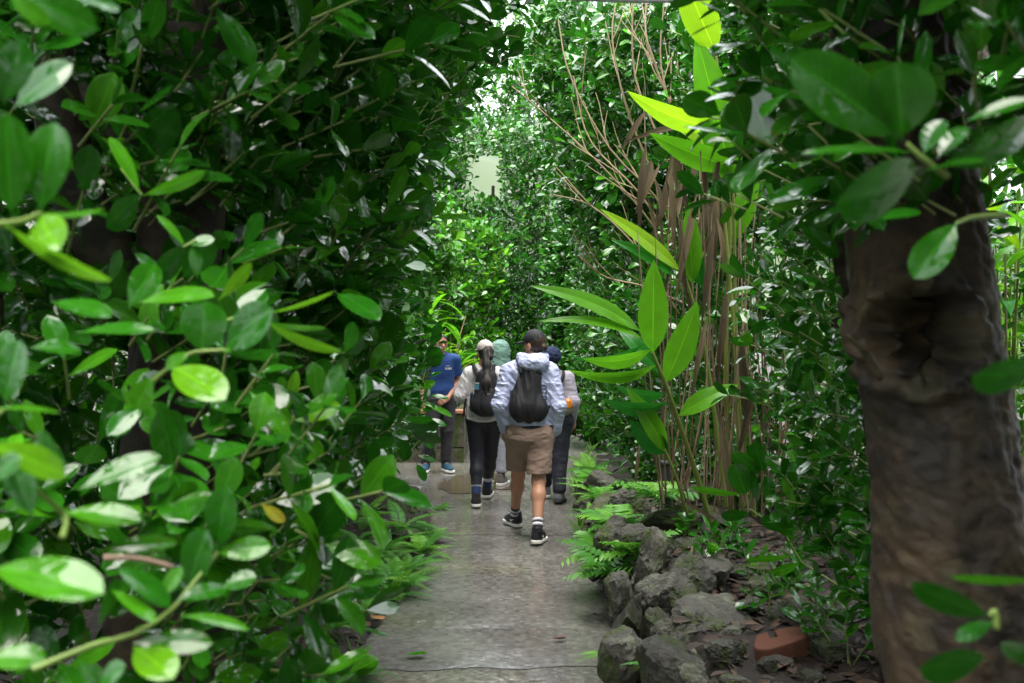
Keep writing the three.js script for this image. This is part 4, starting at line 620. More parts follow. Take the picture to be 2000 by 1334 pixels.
// ---- grass tufts along the foot of the stones and in the litter
{
  const bl = blade(V(0, 0, 0), V(0, 0.9, 0.45), V(0, 0.4, -1), 0.07, { shape: 'spear', nl: 4, nw: 2, petiole: 0, curl: 0.25 }), spots = [];
  seed(770);
  for (let i = 0; i < 1500; i++) { const d = rr(8.2, 13), x = interp(RE, d) + rr(-0.01, 0.2); if (fbm(x * 3, d * 2, 4, 2) < -0.05) continue; spots.push([x, 0.01 + Math.max(0, x - interp(RE, d) - 0.03) * 1.6, -d, rr(0.07, 0.2)]); }
  for (let i = 0; i < 900; i++) { const d = rr(3, 11.5), x = interp(LE, d) - rr(0.0, 0.5); if (fbm(x * 3, d * 2, 9, 2) < 0.1) continue; spots.push([x, groundHeight(x, -d), -d, rr(0.05, 0.14)]); }
  const im = new THREE.InstancedMesh(bl, phys({ color: lin(1, 1, 1), roughness: 0.9, specularIntensity: 0.3, transmission: 0.4, thickness: 0 }), spots.length); im.name = 'grass'; im.userData = { kind: 'stuff', label: 'thin bright green grass blades along the path edges', category: 'grass' }; im.castShadow = im.receiveShadow = true;
  const c = new THREE.Color(), o = new THREE.Object3D();
  spots.forEach(([x, y, z, s], i) => { o.position.set(x, y, z); o.scale.setScalar(s); o.rotation.set(gauss() * 0.3, rnd() * 6.28, gauss() * 0.3); o.updateMatrix(); im.setMatrixAt(i, o.matrix); const f = rr(0.6, 1.3); c.setRGB(0.09 * f, 0.24 * f, 0.02 * f); im.setColorAt(i, c); });
  scene.add(im);
}
// ---- fallen leaves
function fallen(px, py, len, ang, kind, label, o = {}) {
  const d = EYE * FPX / (py - 650), p = P(px, py, d); p.y = 0.028; const v = V(Math.cos(ang) * len / 2, 0, -Math.sin(ang) * len / 2);
  solo('fallen_leaf', blade(p.clone().sub(v), p.clone().add(v), V(0, 1, 0), len * 0.45, { fold: 0.5, nl: 10, nw: 6, curl: -0.04, sag: -0.04, ripple: 0.002, ...o }), kind, label, 'leaf', 'leaves fallen on the path');
}
const TANLEAF = phys({ color: lin(0.95, 0.5, 0.2), map: TEX_LEAF[1], roughness: 0.6, transmission: 0.1, thickness: 0 }), REDLEAF = std({ color: lin(0.22, 0.07, 0.05), map: TEX_LEAF[1], roughness: 0.6 });
fallen(735, 1217, 0.15, -0.9, TANLEAF, 'tan orange fallen leaf at the fern-side edge of the path'); fallen(812, 1290, 0.12, 0.1, LEAF.fresh, 'green fallen leaf lying flat near the cracked slab joint'); fallen(787, 1143, 0.12, 0.5, LEAF.yellow, 'yellow fallen leaf beside the bright ferns'); fallen(1092, 1259, 0.085, 0.05, REDLEAF, 'small curled red-brown fallen leaf on bare concrete', { fold: 1.2 });
seed(800);
{ // leaf litter on the soil beside the path
  const F = new Foliage(); const spots = [];
  for (let i = 0; i < 900; i++) { const d = rr(3, 12.2), x = interp(LE, d) - Math.pow(rnd(), 1.5) * 0.8 + 0.06; spots.push([x, groundHeight(x, -d) + 0.012, -d]); }
  for (let i = 0; i < 1500; i++) { const d = rr(3.4, 9), x = interp(RE, d) + rr(0.25, 1.2); spots.push([x, groundHeight(x, -d) + 0.012, -d]); }
  const im = new THREE.InstancedMesh(UNIT[1], phys({ color: lin(0.95, 0.95, 0.95), map: TEX_LEAF[1], roughness: 0.7, transmission: 0.08, thickness: 0 }), spots.length); im.name = 'leaf_litter'; im.userData = { kind: 'stuff', label: 'brown dead leaves scattered on the soil along the path', category: 'leaf litter' }; im.castShadow = im.receiveShadow = true;
  const c = new THREE.Color(); spots.forEach(([x, y, z], i) => { const a = rnd() * 6.28; leafMatrix({ p: V(x, y, z), d: V(Math.cos(a), gauss() * 0.2, Math.sin(a)), n: V(gauss() * 0.3, 1, gauss() * 0.3), s: rr(0.03, 0.1), w: rr(0.4, 1.1) }, tmpM); im.setMatrixAt(i, tmpM); const f = rr(0.2, 0.75); const q = pick([[0.16, 0.075, 0.035], [0.22, 0.12, 0.06], [0.10, 0.05, 0.03], [0.3, 0.19, 0.11]]); c.setRGB(q[0] * f, q[1] * f, q[2] * f); im.setColorAt(i, c); });
  scene.add(im);
}
// ---- dark plastic pipe standing among the stones, pale cable across the top
{
  const p = P(1303, 990, 6.75), pts = [V(p.x, p.y, p.z), V(p.x - 0.01, p.y + 0.28, p.z)]; const g = mergeGeometries([tube(pts, [0.036, 0.036], 20), tube([pts[1].clone().add(V(0, 0, 0)), pts[1].clone().add(V(0, 0.03, 0))], [0.042, 0.042], 20)]);
  solo('plastic_pipe', g, std({ color: lin(0.035, 0.035, 0.05), roughness: 0.4 }), 'dark grey plastic pipe standing among the edging stones', 'pipe');
  const cp = curvePts([P(700, -60, 4.2), P(1000, -12, 4.2), P(1240, 2, 4.2), P(1360, -1, 4.2), P(1650, -30, 4.0)], 40);
  solo('overhead_cable', tube(cp, cp.map(() => 0.011), 10), std({ color: lin(0.7, 0.7, 0.72), roughness: 0.5 }), 'pale cable strung across the path above the walkers', 'cable');
}
// ---- unseen trees added behind the viewer to shade the near part of the path
[[-1.7, 0.4], [-1.8, 2.6], [-1.9, 5], [1.9, 0.9], [1.9, 3.2], [-0.3, 7.5], [1.4, 6]].forEach(([x, z], i) => {
  seed(580 + i);
  tree('leafy_tree', ['first unseen shade tree added on the fern side before the forked trunk', 'second unseen shade tree added on the fern side before the forked trunk', 'third unseen shade tree added on the fern side before the forked trunk', 'first unseen shade tree added on the stone side before the big trunk', 'second unseen shade tree added on the stone side before the big trunk', 'unseen shade tree added across the start of the path', 'third unseen shade tree added on the stone side before the big trunk'][i], 'unseen trees added to shade the start of the path', [x, 0, z], [[straight(x, z, 6, 0.1), 0.12, 0.07]], (F) => { columnCrown(F, { x, z, y0: 0.4, y1: i === 0 ? 2.4 : i === 1 ? 3.6 : 6.4, R: 1.25, n: 520, len: 0.16, pal: PAL.deep, inner: 0.6, keep: (p) => -p.z < 0.4 || Math.abs(p.x) > 1.3 }); if (i > 1) columnCrown(F, { x: x * 0.35, z, y0: 3.1, y1: 5.2, R: 1.3, n: 480, len: 0.17, pal: PAL.deep, inner: 0.1, keep: (p) => p.z > (i === 3 ? -1.2 : 0.2) && (p.x > -0.1 || p.z > 1.2) }); }, 0, { small: true });
});
// ---- second row beyond the big trunk; first two unseen, added to block side light
[[2.9, -0.6, 'unseen shade tree added beside the big trunk on the stone side'], [4.0, -1.2, 'second unseen shade tree added beside the big trunk'], [4.4, -9.4, 'tree behind the ginger clump']].forEach(([x, z, label], i) => {
  seed(600 + i);
  tree('leafy_tree', label, 'taller trees behind the row', [x, 0.3, z], [[straight(x, z, 6, 0.1), 0.12, 0.07]], (F) => columnCrown(F, { x, z, y0: 0.5, y1: i > 1 ? 4 : 6.2, R: 1.3, n: 800, len: 0.16, pal: PAL.deep, inner: 0.5 }), 40, { small: true });
});
// ---------------------------------------------------------------- people: distance fields meshed by surface nets
const sub3 = (a, b) => [a[0] - b[0], a[1] - b[1], a[2] - b[2]];
const cap = (a, b, ra, rb, f = 1) => { // tapered capsule, flattened front to back by f
  const bx = b[0] - a[0], by = b[1] - a[1], bz = (b[2] - a[2]) / f, bb = bx * bx + by * by + bz * bz || 1e-9;
  return (x, y, z) => { const px = x - a[0], py = y - a[1], pz = (z - a[2]) / f; let h = (px * bx + py * by + pz * bz) / bb; h = h < 0 ? 0 : h > 1 ? 1 : h; const dx = px - h * bx, dy = py - h * by, dz = pz - h * bz; return (Math.sqrt(dx * dx + dy * dy + dz * dz) - ra - (rb - ra) * h) * Math.min(1, f); };
};
const ell = (c, r) => (x, y, z) => { const a = (x - c[0]) / r[0], b = (y - c[1]) / r[1], d = (z - c[2]) / r[2], k = Math.sqrt(a * a + b * b + d * d), g = Math.sqrt((a / r[0]) ** 2 + (b / r[1]) ** 2 + (d / r[2]) ** 2); return g < 1e-9 ? -Math.min(...r) : k * (k - 1) / g; };
const smin = (a, b, k) => { const h = Math.max(k - Math.abs(a - b), 0) / k; return Math.min(a, b) - h * h * k * 0.25; };
const uni = (fs, k = 0.03) => (x, y, z) => { let d = fs[0](x, y, z); for (let i = 1; i < fs.length; i++) d = smin(d, fs[i](x, y, z), k); return d; };
const turnY = (f, a, c = [0, 0, 0]) => { const cs = Math.cos(a), sn = Math.sin(a); return (x, y, z) => { const X = x - c[0], Z = z - c[2]; return f(X * cs - Z * sn + c[0], y, X * sn + Z * cs + c[2]); }; };
function nets(f, lo, hi, cell) {
  const n = [0, 1, 2].map((i) => Math.ceil((hi[i] - lo[i]) / cell) + 1), [nx, ny, nz] = n, F = new Float32Array(nx * ny * nz), id = new Int32Array(nx * ny * nz).fill(-1);
  const B = 4, far = cell * B * 1.0 + 0.03;   // blocks that lie far from the surface are filled from their centre
  for (let K = 0; K < nz; K += B) for (let j0 = 0; j0 < ny; j0 += B) for (let i0 = 0; i0 < nx; i0 += B) {
    const d = f(lo[0] + (i0 + 1.5) * cell, lo[1] + (j0 + 1.5) * cell, lo[2] + (K + 1.5) * cell), skip = Math.abs(d) > far;
    for (let k = K; k < Math.min(nz, K + B); k++) for (let j = j0; j < Math.min(ny, j0 + B); j++) for (let i = i0; i < Math.min(nx, i0 + B); i++) F[i + nx * (j + ny * k)] = skip ? d : f(lo[0] + i * cell, lo[1] + j * cell, lo[2] + k * cell);
  }
  const pos = [], nor = [], uv = [], idx = [], at = (i, j, k) => i + nx * (j + ny * k);
  for (let k = 0; k < nz - 1; k++) for (let j = 0; j < ny - 1; j++) for (let i = 0; i < nx - 1; i++) {
    let sx = 0, sy = 0, sz = 0, c = 0, m = 0; const v = [];
    for (let q = 0; q < 8; q++) { const d = F[at(i + (q & 1), j + ((q >> 1) & 1), k + (q >> 2))]; v.push(d); if (d < 0) m++; }
    if (m === 0 || m === 8) continue;
    for (let a = 0; a < 8; a++) for (const bit of [1, 2, 4]) { if (a & bit) continue; const b = a | bit, da = v[a], db = v[b]; if ((da < 0) === (db < 0)) continue; const t = da / (da - db); sx += (a & 1) + (bit === 1 ? t : 0); sy += ((a >> 1) & 1) + (bit === 2 ? t : 0); sz += (a >> 2) + (bit === 4 ? t : 0); c++; }
    const x = lo[0] + (i + sx / c) * cell, y = lo[1] + (j + sy / c) * cell, z = lo[2] + (k + sz / c) * cell; id[at(i, j, k)] = pos.length / 3; pos.push(x, y, z);
    const e = cell * 0.5; let gx = f(x + e, y, z) - f(x - e, y, z), gy = f(x, y + e, z) - f(x, y - e, z), gz = f(x, y, z + e) - f(x, y, z - e); const l = Math.hypot(gx, gy, gz) || 1; nor.push(gx / l, gy / l, gz / l); uv.push(x + z * 0.6, y + z * 0.25);
  }
  const quad = (a, b, c, d, flip) => { if (a < 0 || b < 0 || c < 0 || d < 0) return; flip ? idx.push(a, c, b, a, d, c) : idx.push(a, b, c, a, c, d); };
  for (let k = 1; k < nz - 1; k++) for (let j = 1; j < ny - 1; j++) for (let i = 1; i < nx - 1; i++) {
    const s = F[at(i, j, k)] < 0;
    if (s !== F[at(i + 1, j, k)] < 0) quad(id[at(i, j - 1, k - 1)], id[at(i, j, k - 1)], id[at(i, j, k)], id[at(i, j - 1, k)], !s);
    if (s !== F[at(i, j + 1, k)] < 0) quad(id[at(i - 1, j, k - 1)], id[at(i - 1, j, k)], id[at(i, j, k)], id[at(i, j, k - 1)], !s);
    if (s !== F[at(i, j, k + 1)] < 0) quad(id[at(i - 1, j - 1, k)], id[at(i, j - 1, k)], id[at(i, j, k)], id[at(i - 1, j, k)], !s);
  }
  const g = new THREE.BufferGeometry(); g.setAttribute('position', new THREE.Float32BufferAttribute(pos, 3)); g.setAttribute('normal', new THREE.Float32BufferAttribute(nor, 3)); g.setAttribute('uv', new THREE.Float32BufferAttribute(uv, 2)); g.setIndex(idx); return g;
}
const weave = dataTex(256, 256, (u, v) => 0.82 + 0.1 * tnoise(u, v, 8, 4, 4) + 0.06 * Math.sin(u * 400) * Math.sin(v * 400), true);
const weaveBump = dataTex(256, 256, (u, v) => 0.5 + 0.3 * tnoise(u, v, 10, 4, 4) + 0.15 * tnoise(u, v, 50, 2, 5));
const cloth = (r, g, b, rough = 0.8, o = {}) => { const m = phys({ color: lin(r * 1.4, g * 1.4, b * 1.4), map: weave, bumpMap: weaveBump, bumpScale: 0.003, roughness: rough, ...o }); return m; };
const SKIN = phys({ color: lin(0.42, 0.21, 0.13), roughness: 0.5 }), SKINTAN = phys({ color: lin(0.40, 0.19, 0.115), roughness: 0.5 });
const HAIR = phys({ color: lin(0.014, 0.010, 0.009), roughness: 0.6 }), HAIRBROWN = phys({ color: lin(0.035, 0.018, 0.012), roughness: 0.5 });
const BLACKCLOTH = cloth(0.012, 0.012, 0.016, 0.75), RUBBER = std({ color: lin(0.75, 0.73, 0.7), roughness: 0.6 }), RUBBERDARK = std({ color: lin(0.02, 0.02, 0.022), roughness: 0.7 }), WHITEPRINT = std({ color: lin(0.8, 0.8, 0.8), roughness: 0.7 }), EYEWHITE = std({ color: lin(0.06, 0.045, 0.04), roughness: 0.3 });

// folds: ridged noise, stretched by sx, sy, sz
const folds = (amp, sx, sy, sz, o = 0, tilt = 0.5) => (x, y, z) => amp * (1 - 2 * Math.abs(fbm(x * sx + o + y * tilt * sx, y * sy + o * 1.7, z * sz, 3))) + amp * 0.5 * fbm(x * sx * 2.3, y * sy * 2.1 + o, z * sz * 2, 2);
const headSDF = (female) => { // face towards -z, centre of the head at the origin
  const s = uni([ell([0, 0.025, 0.004], [0.074, 0.095, 0.092]), cap([0, -0.035, -0.03], [0, -0.078, -0.058], 0.05, female ? 0.026 : 0.032)], 0.05);
  const add = uni([cap([0, 0.002, -0.088], [0, -0.03, -0.104], 0.009, 0.014), ell([-0.077, -0.012, 0.008], [0.012, 0.031, 0.02]), ell([0.077, -0.012, 0.008], [0.012, 0.031, 0.02]), cap([-0.03, 0.022, -0.083], [0.03, 0.022, -0.083], 0.010, 0.010), cap([-0.018, -0.057, -0.084], [0.018, -0.057, -0.084], 0.008, 0.008)], 0.012);
  const eyes = (x, y, z) => Math.min(Math.hypot(x - 0.032, y - 0.003, z + 0.092), Math.hypot(x + 0.032, y - 0.003, z + 0.092)) - 0.014;
  return (x, y, z) => { const d = smin(s(x, y, z), add(x, y, z), 0.015); return Math.max(d, -eyes(x, y, z)); };
};
function handPrims(w, dir, pn, side, curl) { // wrist, direction of the hand, palm normal (to where fingers bend), thumb side, curl
  const d = V(...dir).normalize(), n = V(...pn).addScaledVector(d, -V(...pn).dot(d)).normalize(), s = d.clone().cross(n).multiplyScalar(side), W = V(...w), at = (a, b, c) => { const q = W.clone().addScaledVector(d, a).addScaledVector(s, b).addScaledVector(n, c); return [q.x, q.y, q.z]; };
  const out = []; for (const b of [-0.027, -0.009, 0.009, 0.027]) out.push([cap(at(0.01, b * 0.7, 0), at(0.085, b, 0), 0.017, 0.013), 0.02]);
  [[0.027, 0.036, 0.024, 0.018], [0.009, 0.041, 0.027, 0.019], [-0.009, 0.037, 0.025, 0.018], [-0.027, 0.029, 0.019, 0.016]].forEach(([b, l1, l2, l3], i) => {
    const c1 = curl * 0.8, c2 = curl * 1.9, c3 = curl * 2.6; let p = [0.088, b, 0]; const seg = (l, c, r0, r1) => { const q = [p[0] + l * Math.cos(c), p[1] * 1.02, p[2] + l * Math.sin(c)]; out.push([cap(at(...p), at(...q), r0, r1), 0.004]); p = q; };
    seg(l1, c1, 0.0095, 0.009); seg(l2, c2, 0.009, 0.0085); seg(l3, c3, 0.0085, 0.0075);
  });
  out.push([cap(at(0.025, 0.032, 0.008), at(0.06, 0.052, 0.022), 0.015, 0.011), 0.012]); out.push([cap(at(0.06, 0.052, 0.022), at(0.088, 0.05, 0.038), 0.0105, 0.009), 0.004]);
  return out;
}
const handSDF = (prims) => (x, y, z) => { let d = prims[0][0](x, y, z); for (let i = 1; i < prims.length; i++) d = smin(d, prims[i][0](x, y, z), prims[i][1]); return d; };
function addBody(t, J, skin, { head = [0, 1.62, 0], yaw = 0, female = false, hands = [], cell = 0.012, slim = female ? 0.8 : 0.92 } = {}) {
  const bones = [cap(J.neck, head, 0.052, 0.05), cap(J.chest, J.neck, 0.11, 0.055, 0.75), cap(J.pelvis, J.chest, 0.125, 0.14, 0.7), cap(J.shL, J.shR, 0.055, 0.055), cap(J.hipL, J.hipR, 0.09, 0.09)];
  for (const s of ['L', 'R']) { bones.push(cap(J['sh' + s], J['el' + s], 0.046, 0.037), cap(J['el' + s], J['wr' + s], 0.038, 0.025), cap(J['hip' + s], J['kn' + s], 0.08 * slim, 0.056 * slim));
    const k = J['kn' + s], a = J['an' + s], c = [mixn(k[0], a[0], 0.3), mixn(k[1], a[1], 0.3), mixn(k[2], a[2], 0.3) + 0.012]; bones.push(cap(k, c, 0.052 * slim, 0.057 * slim), cap(c, a, 0.055 * slim, 0.034 * slim)); }
  const f = uni(bones, 0.04), xs = Object.values(J), lo = [0, 1, 2].map((i) => Math.min(...xs.map((p) => p[i])) - 0.17), hi = [0, 1, 2].map((i) => Math.max(...xs.map((p) => p[i])) + 0.17);
  const gs = [nets(f, lo, hi, cell)], h = headSDF(female), hf = turnY((x, y, z) => h(x, y, z), yaw), hg = nets((x, y, z) => hf(x - head[0], y - head[1], z - head[2]), head.map((v) => v - 0.15), head.map((v) => v + 0.15), 0.006); gs.push(hg);
  for (const [w, dir, pn, side, curl] of hands) gs.push(nets(handSDF(handPrims(w, dir, pn, side, curl)), w.map((v) => v - 0.22), w.map((v) => v + 0.22), 0.0055));
  mesh('body', mergeGeometries(gs), skin, t);
  const eg = mergeGeometries([-1, 1].map((s) => { const e = new THREE.SphereGeometry(0.0105, 10, 8); e.translate(0.032 * s, 0.003, -0.082); return e; })); eg.rotateY(yaw); eg.translate(...head); mesh('eyes', eg, EYEWHITE, t);
}
function garment(t, name, f, lo, hi, cell, mat) { return mesh(name, nets(f, lo, hi, cell), mat, t); }
const lerp3 = (a, b, t) => a.map((v, i) => mixn(v, b[i], t));
function project(g, f, dir, off = 0.003) { // lays flat shapes on a garment along dir
  const p = g.attributes.position; for (let i = 0; i < p.count; i++) { let x = p.getX(i), y = p.getY(i), z = p.getZ(i); for (let s = 0; s < 90; s++) { const d = f(x, y, z); if (d < off) break; const k = Math.max(0.002, d * 0.6); x += dir[0] * k; y += dir[1] * k; z += dir[2] * k; } p.setXYZ(i, x, y, z); } g.computeVertexNormals(); return g;
}
// shoe: forward is -z, heel at +z, on the ground at y = 0
const shoeUpper = nets((() => { const f = uni([cap([0, 0.052, 0.05], [0, 0.05, -0.07], 0.043, 0.044), cap([0, 0.045, -0.07], [0.006, 0.038, -0.165], 0.045, 0.036), cap([0, 0.07, 0.045], [0, 0.12, 0.052], 0.043, 0.041), cap([0, 0.085, -0.01], [0, 0.06, -0.07], 0.03, 0.03)], 0.03), hole = cap([0, 0.13, 0.048], [0, 0.2, 0.048], 0.033, 0.04); return (x, y, z) => Math.max(f(x, y, z), 0.02 - y, -hole(x, y, z), y - 0.125 - z * 0.25); })(), [-0.08, 0, -0.24], [0.08, 0.18, 0.13], 0.007);
const soleShape = new THREE.Shape(); soleShape.moveTo(0, 0.105); soleShape.bezierCurveTo(0.055, 0.105, 0.045, 0.02, 0.042, -0.02); soleShape.bezierCurveTo(0.045, -0.08, 0.062, -0.1, 0.052, -0.15); soleShape.bezierCurveTo(0.045, -0.215, -0.03, -0.22, -0.045, -0.155); soleShape.bezierCurveTo(-0.058, -0.1, -0.036, -0.05, -0.04, -0.01); soleShape.bezierCurveTo(-0.045, 0.04, -0.052, 0.105, 0, 0.105);
const soleGeo = new THREE.ExtrudeGeometry(soleShape, { depth: 0.016, bevelEnabled: true, bevelSize: 0.005, bevelThickness: 0.006, bevelSegments: 3, curveSegments: 14 }); soleGeo.rotateX(Math.PI / 2); soleGeo.translate(0, 0.026, 0);
function shoe(t, [x, y, z], yaw, pitch, upper, sole, extra) {
  const m = mesh('shoe', shoeUpper, upper, t); m.position.set(x, y, z); m.rotation.set(pitch, yaw, 0, 'YXZ'); mesh('sole', soleGeo, sole, m);
  const lace = []; for (let k = 0; k < 4; k++) { const zz = -0.03 - k * 0.024, yy = 0.112 - k * 0.0135; lace.push(tube([V(-0.026, yy - 0.012, zz), V(0, yy, zz - 0.004), V(0.026, yy - 0.012, zz)], [0.004, 0.004, 0.004], 5)); } mesh('laces', mergeGeometries(lace), extra?.lace || upper, m);
  if (extra?.mark) for (const sx of [-1, 1]) { const s = new THREE.Shape(); s.moveTo(0.035, 0.022); s.quadraticCurveTo(0.015, -0.004, -0.008, 0.0); s.quadraticCurveTo(-0.05, 0.012, -0.075, 0.034); s.quadraticCurveTo(-0.03, 0.018, -0.005, 0.018); s.quadraticCurveTo(0.012, 0.014, 0.035, 0.022); const g = new THREE.ShapeGeometry(s, 8); g.scale(0.8, 0.9, 1); g.rotateY(sx > 0 ? Math.PI / 2 : Math.PI / 2); g.translate(sx * 0.05, 0.048, 0.02); mesh('side_mark', g, WHITEPRINT, m); }
  if (extra?.patch) { const g = new THREE.TorusGeometry(0.043, 0.004, 6, 20, Math.PI * 1.2); g.rotateX(Math.PI / 2); g.rotateY(-0.3); g.translate(0, 0.075, 0.045); mesh('heel_band', g, extra.patch, m); }
  return m;
}
function sock(t, a, b, r0, r1, mat, stripes, smat) {
  const A = V(...a), B = V(...b), m = mesh('sock', tube([A, A.clone().lerp(B, 0.5), B], [r0, (r0 + r1) / 2, r1], 16), mat, t);
  for (const [u0, u1] of stripes || []) mesh('stripe', tube([A.clone().lerp(B, u0), A.clone().lerp(B, u1)], [mixn(r0, r1, u0) + 0.0025, mixn(r0, r1, u1) + 0.0025], 16), smat, m);
}
function capHat(t, head, yaw, mat, name = 'cap', bill = true, tilt = 0) {
  const f = ell([0, 0.045, 0.004], [0.085, 0.09, 0.104]), inner = ell([0, 0.04, 0.004], [0.078, 0.082, 0.097]), back = ell([0, 0.03, 0.1], [0.042, 0.042, 0.05]);
  const b = (x, y, z) => { const q = Math.hypot(x / 0.078, (z + 0.095) / 0.085) - 1, yy = y - 0.03 + 2.2 * x * x + (z + 0.1) * -0.18; return Math.max(q * 0.05, Math.abs(yy) - 0.0055, z + 0.05 - 0.02); };
  let g = nets((x, y, z) => { let d = Math.max(f(x, y, z), 0.022 - y + z * 0.08, -inner(x, y, z), -back(x, y, z)); return bill ? Math.min(d, b(x, y, z)) : d; }, [-0.12, -0.02, -0.22], [0.12, 0.16, 0.13], 0.0065);
  g.rotateX(tilt); g.rotateY(yaw); g.translate(...head); const m = mesh(name, g, mat, t); const bt = new THREE.SphereGeometry(0.008, 8, 6); bt.translate(0, 0.136, 0.004); bt.rotateX(tilt); bt.rotateY(yaw); bt.translate(...head); mesh('button', bt, mat, m);
  return m;
}
function hairShell(t, head, yaw, mat, low = -0.08, extra) { const f = ell([0, 0.025, 0.012], [0.083, 0.103, 0.1]); let q = (x, y, z) => Math.max(f(x, y, z) + 0.004 * fbm(x * 40, y * 10, z * 40, 2), low - y, -(z + 0.03 - Math.max(0, -y) * 0.4 + Math.max(0, y - 0.045) * 2.2)); if (extra) { const e = extra, q0 = q; q = (x, y, z) => smin(q0(x, y, z), e(x, y, z), 0.02); } const g = nets(q, [-0.13, -0.22, -0.16], [0.13, 0.16, 0.2], 0.0065); g.rotateY(yaw); g.translate(...head); mesh('hair', g, mat, t); }
const font = await new FontLoader().loadAsync('fonts/droid/droid_sans_bold.typeface.json');
const textShape = (s, size) => { const g = new TextGeometry(s, { font, size, depth: 0.0006, curveSegments: 4 }); g.computeBoundingBox(); const c = g.boundingBox.getCenter(V()); g.translate(-c.x, -c.y, -c.z); return g; };

// ---- walker in the pale blue jacket
{
  const t = thing('person', 'person in a pale blue hooded jacket, brown shorts and black cap, hands in pockets', 'person', [0.15, 0.012, -8.45], 'people walking along the path');
  const J = { neck: [0.02, 1.49, 0.0], chest: [0.005, 1.3, 0], pelvis: [0, 0.95, 0], shL: [-0.175, 1.40, 0], shR: [0.175, 1.40, 0], elL: [-0.25, 1.13, 0.06], elR: [0.232, 1.12, 0.06], wrL: [-0.185, 0.90, -0.03], wrR: [0.2, 0.89, -0.03], hipL: [-0.085, 0.91, 0], hipR: [0.085, 0.91, 0], knL: [-0.095, 0.5, -0.22], anL: [-0.125, 0.11, -0.46], knR: [0.075, 0.49, 0.06], anR: [0.06, 0.12, 0.29] };
  const head = [0.04, 1.635, -0.01], yaw = 0.85;
  addBody(t, J, SKIN, { head, yaw, slim: 1, hands: [[J.wrL, [0.15, -1, -0.25], [0.6, 0, -0.5], 1, 0.35], [J.wrR, [-0.15, -1, -0.25], [-0.6, 0, -0.5], -1, 0.35]] });
  const jk = uni([cap([0.005, 1.36, 0], [0, 1.02, 0.0], 0.185, 0.18, 0.64), cap([-0.15, 1.415, 0], [0.15, 1.415, 0], 0.075, 0.075), cap([0.02, 1.43, 0], [0.025, 1.5, 0], 0.12, 0.085, 0.8), cap(J.shL, J.elL, 0.072, 0.066), cap(J.elL, lerp3(J.elL, J.wrL, 0.86), 0.066, 0.058), cap(J.shR, J.elR, 0.072, 0.066), cap(J.elR, lerp3(J.elR, J.wrR, 0.88), 0.066, 0.06), cap([0, 1.05, 0], [0, 0.97, 0], 0.19, 0.182, 0.7)], 0.022);
  const fo = folds(0.010, 16, 8, 14, 3, 0.7), fo2 = folds(0.009, 9, 26, 10, 8, 0.35);
  const jacket = (x, y, z) => { const arm = smooth(0.17, 0.24, Math.abs(x)); const d = jk(x, y, z) - fo(x, y, z) * (1 - arm * 0.3) - fo2(x, y, z) * arm; const neck = Math.hypot(x - 0.03, z) - 0.072; return Math.max(d, Math.abs(x) < 0.2 ? 0.955 - y : -1, y > 1.5 ? -neck : -1); };
  garment(t, 'jacket', jacket, [-0.42, 0.84, -0.24], [0.42, 1.62, 0.24], 0.009, cloth(0.46, 0.50, 0.74, 0.42, { sheen: 0.3, sheenRoughness: 0.4 }));
  const hoodF = uni([ell([0.035, 1.475, 0.105], [0.125, 0.062, 0.06]), cap([-0.075, 1.53, 0.04], [0.0, 1.5, 0.09], 0.04, 0.05), cap([0.12, 1.53, 0.04], [0.06, 1.5, 0.1], 0.04, 0.05)], 0.05), hf = folds(0.008, 14, 16, 14, 5); garment(t, 'hood', (x, y, z) => hoodF(x, y, z) - hf(x, y, z), [-0.18, 1.36, -0.08], [0.24, 1.62, 0.24], 0.008, cloth(0.46, 0.50, 0.74, 0.42, { sheen: 0.3 }));
  const hemF = cap([0, 0.962, 0], [0, 0.948, 0], 0.197, 0.195, 0.68); garment(t, 'hem_band', (x, y, z) => Math.max(hemF(x, y, z), Math.abs(y - 0.948) - 0.013), [-0.25, 0.9, -0.2], [0.25, 1.0, 0.2], 0.008, cloth(0.01, 0.012, 0.03));
  const thL = lerp3(J.hipL, J.knL, 0.93), thR = lerp3(J.hipR, J.knR, 0.93);
  const sh = uni([cap([-0.075, 0.91, 0.0], [0.075, 0.91, 0.0], 0.125, 0.125, 0.95), cap([-0.065, 0.86, 0.03], [0.065, 0.86, 0.03], 0.11, 0.11), cap([J.hipL[0] - 0.005, 0.86, 0], thL, 0.118, 0.098), cap([J.hipR[0] + 0.005, 0.86, 0], thR, 0.118, 0.098), cap([-0.2, 0.86, -0.02], [-0.16, 0.82, -0.02], 0.04, 0.04)], 0.025), sf = folds(0.008, 7, 12, 7, 2, -0.5), opL = cap(J.hipL, J.knL, 0.082, 0.076), opR = cap(J.hipR, J.knR, 0.082, 0.076);
  const shorts = (x, y, z) => Math.max(sh(x, y, z) - sf(x, y, z), y - 0.965, (x < 0 ? 0.545 : 0.555) - y, y < 0.62 ? -Math.min(opL(x, y, z), opR(x, y, z)) : -1);
  garment(t, 'shorts', shorts, [-0.3, 0.52, -0.4], [0.3, 1.0, 0.24], 0.009, cloth(0.30, 0.205, 0.165, 0.85));
  for (const s of [-1, 1]) { const g = new THREE.PlaneGeometry(0.11, 0.007, 10, 1); g.rotateZ(s * 0.12); g.translate(s * 0.095, 0.885, 0.35); mesh('pocket_welt', project(g, shorts, [0, 0, -1], 0.003), cloth(0.13, 0.085, 0.065), t); }
  hairShell(t, head, yaw, HAIRBROWN, -0.075, ell([0, -0.02, 0.108], [0.032, 0.03, 0.026]));
  capHat(t, head, yaw, cloth(0.007, 0.008, 0.014, 0.75));
  const SOCK = cloth(0.014, 0.014, 0.02), SW = cloth(0.62, 0.60, 0.66), SHOE = cloth(0.012, 0.012, 0.02, 0.5);
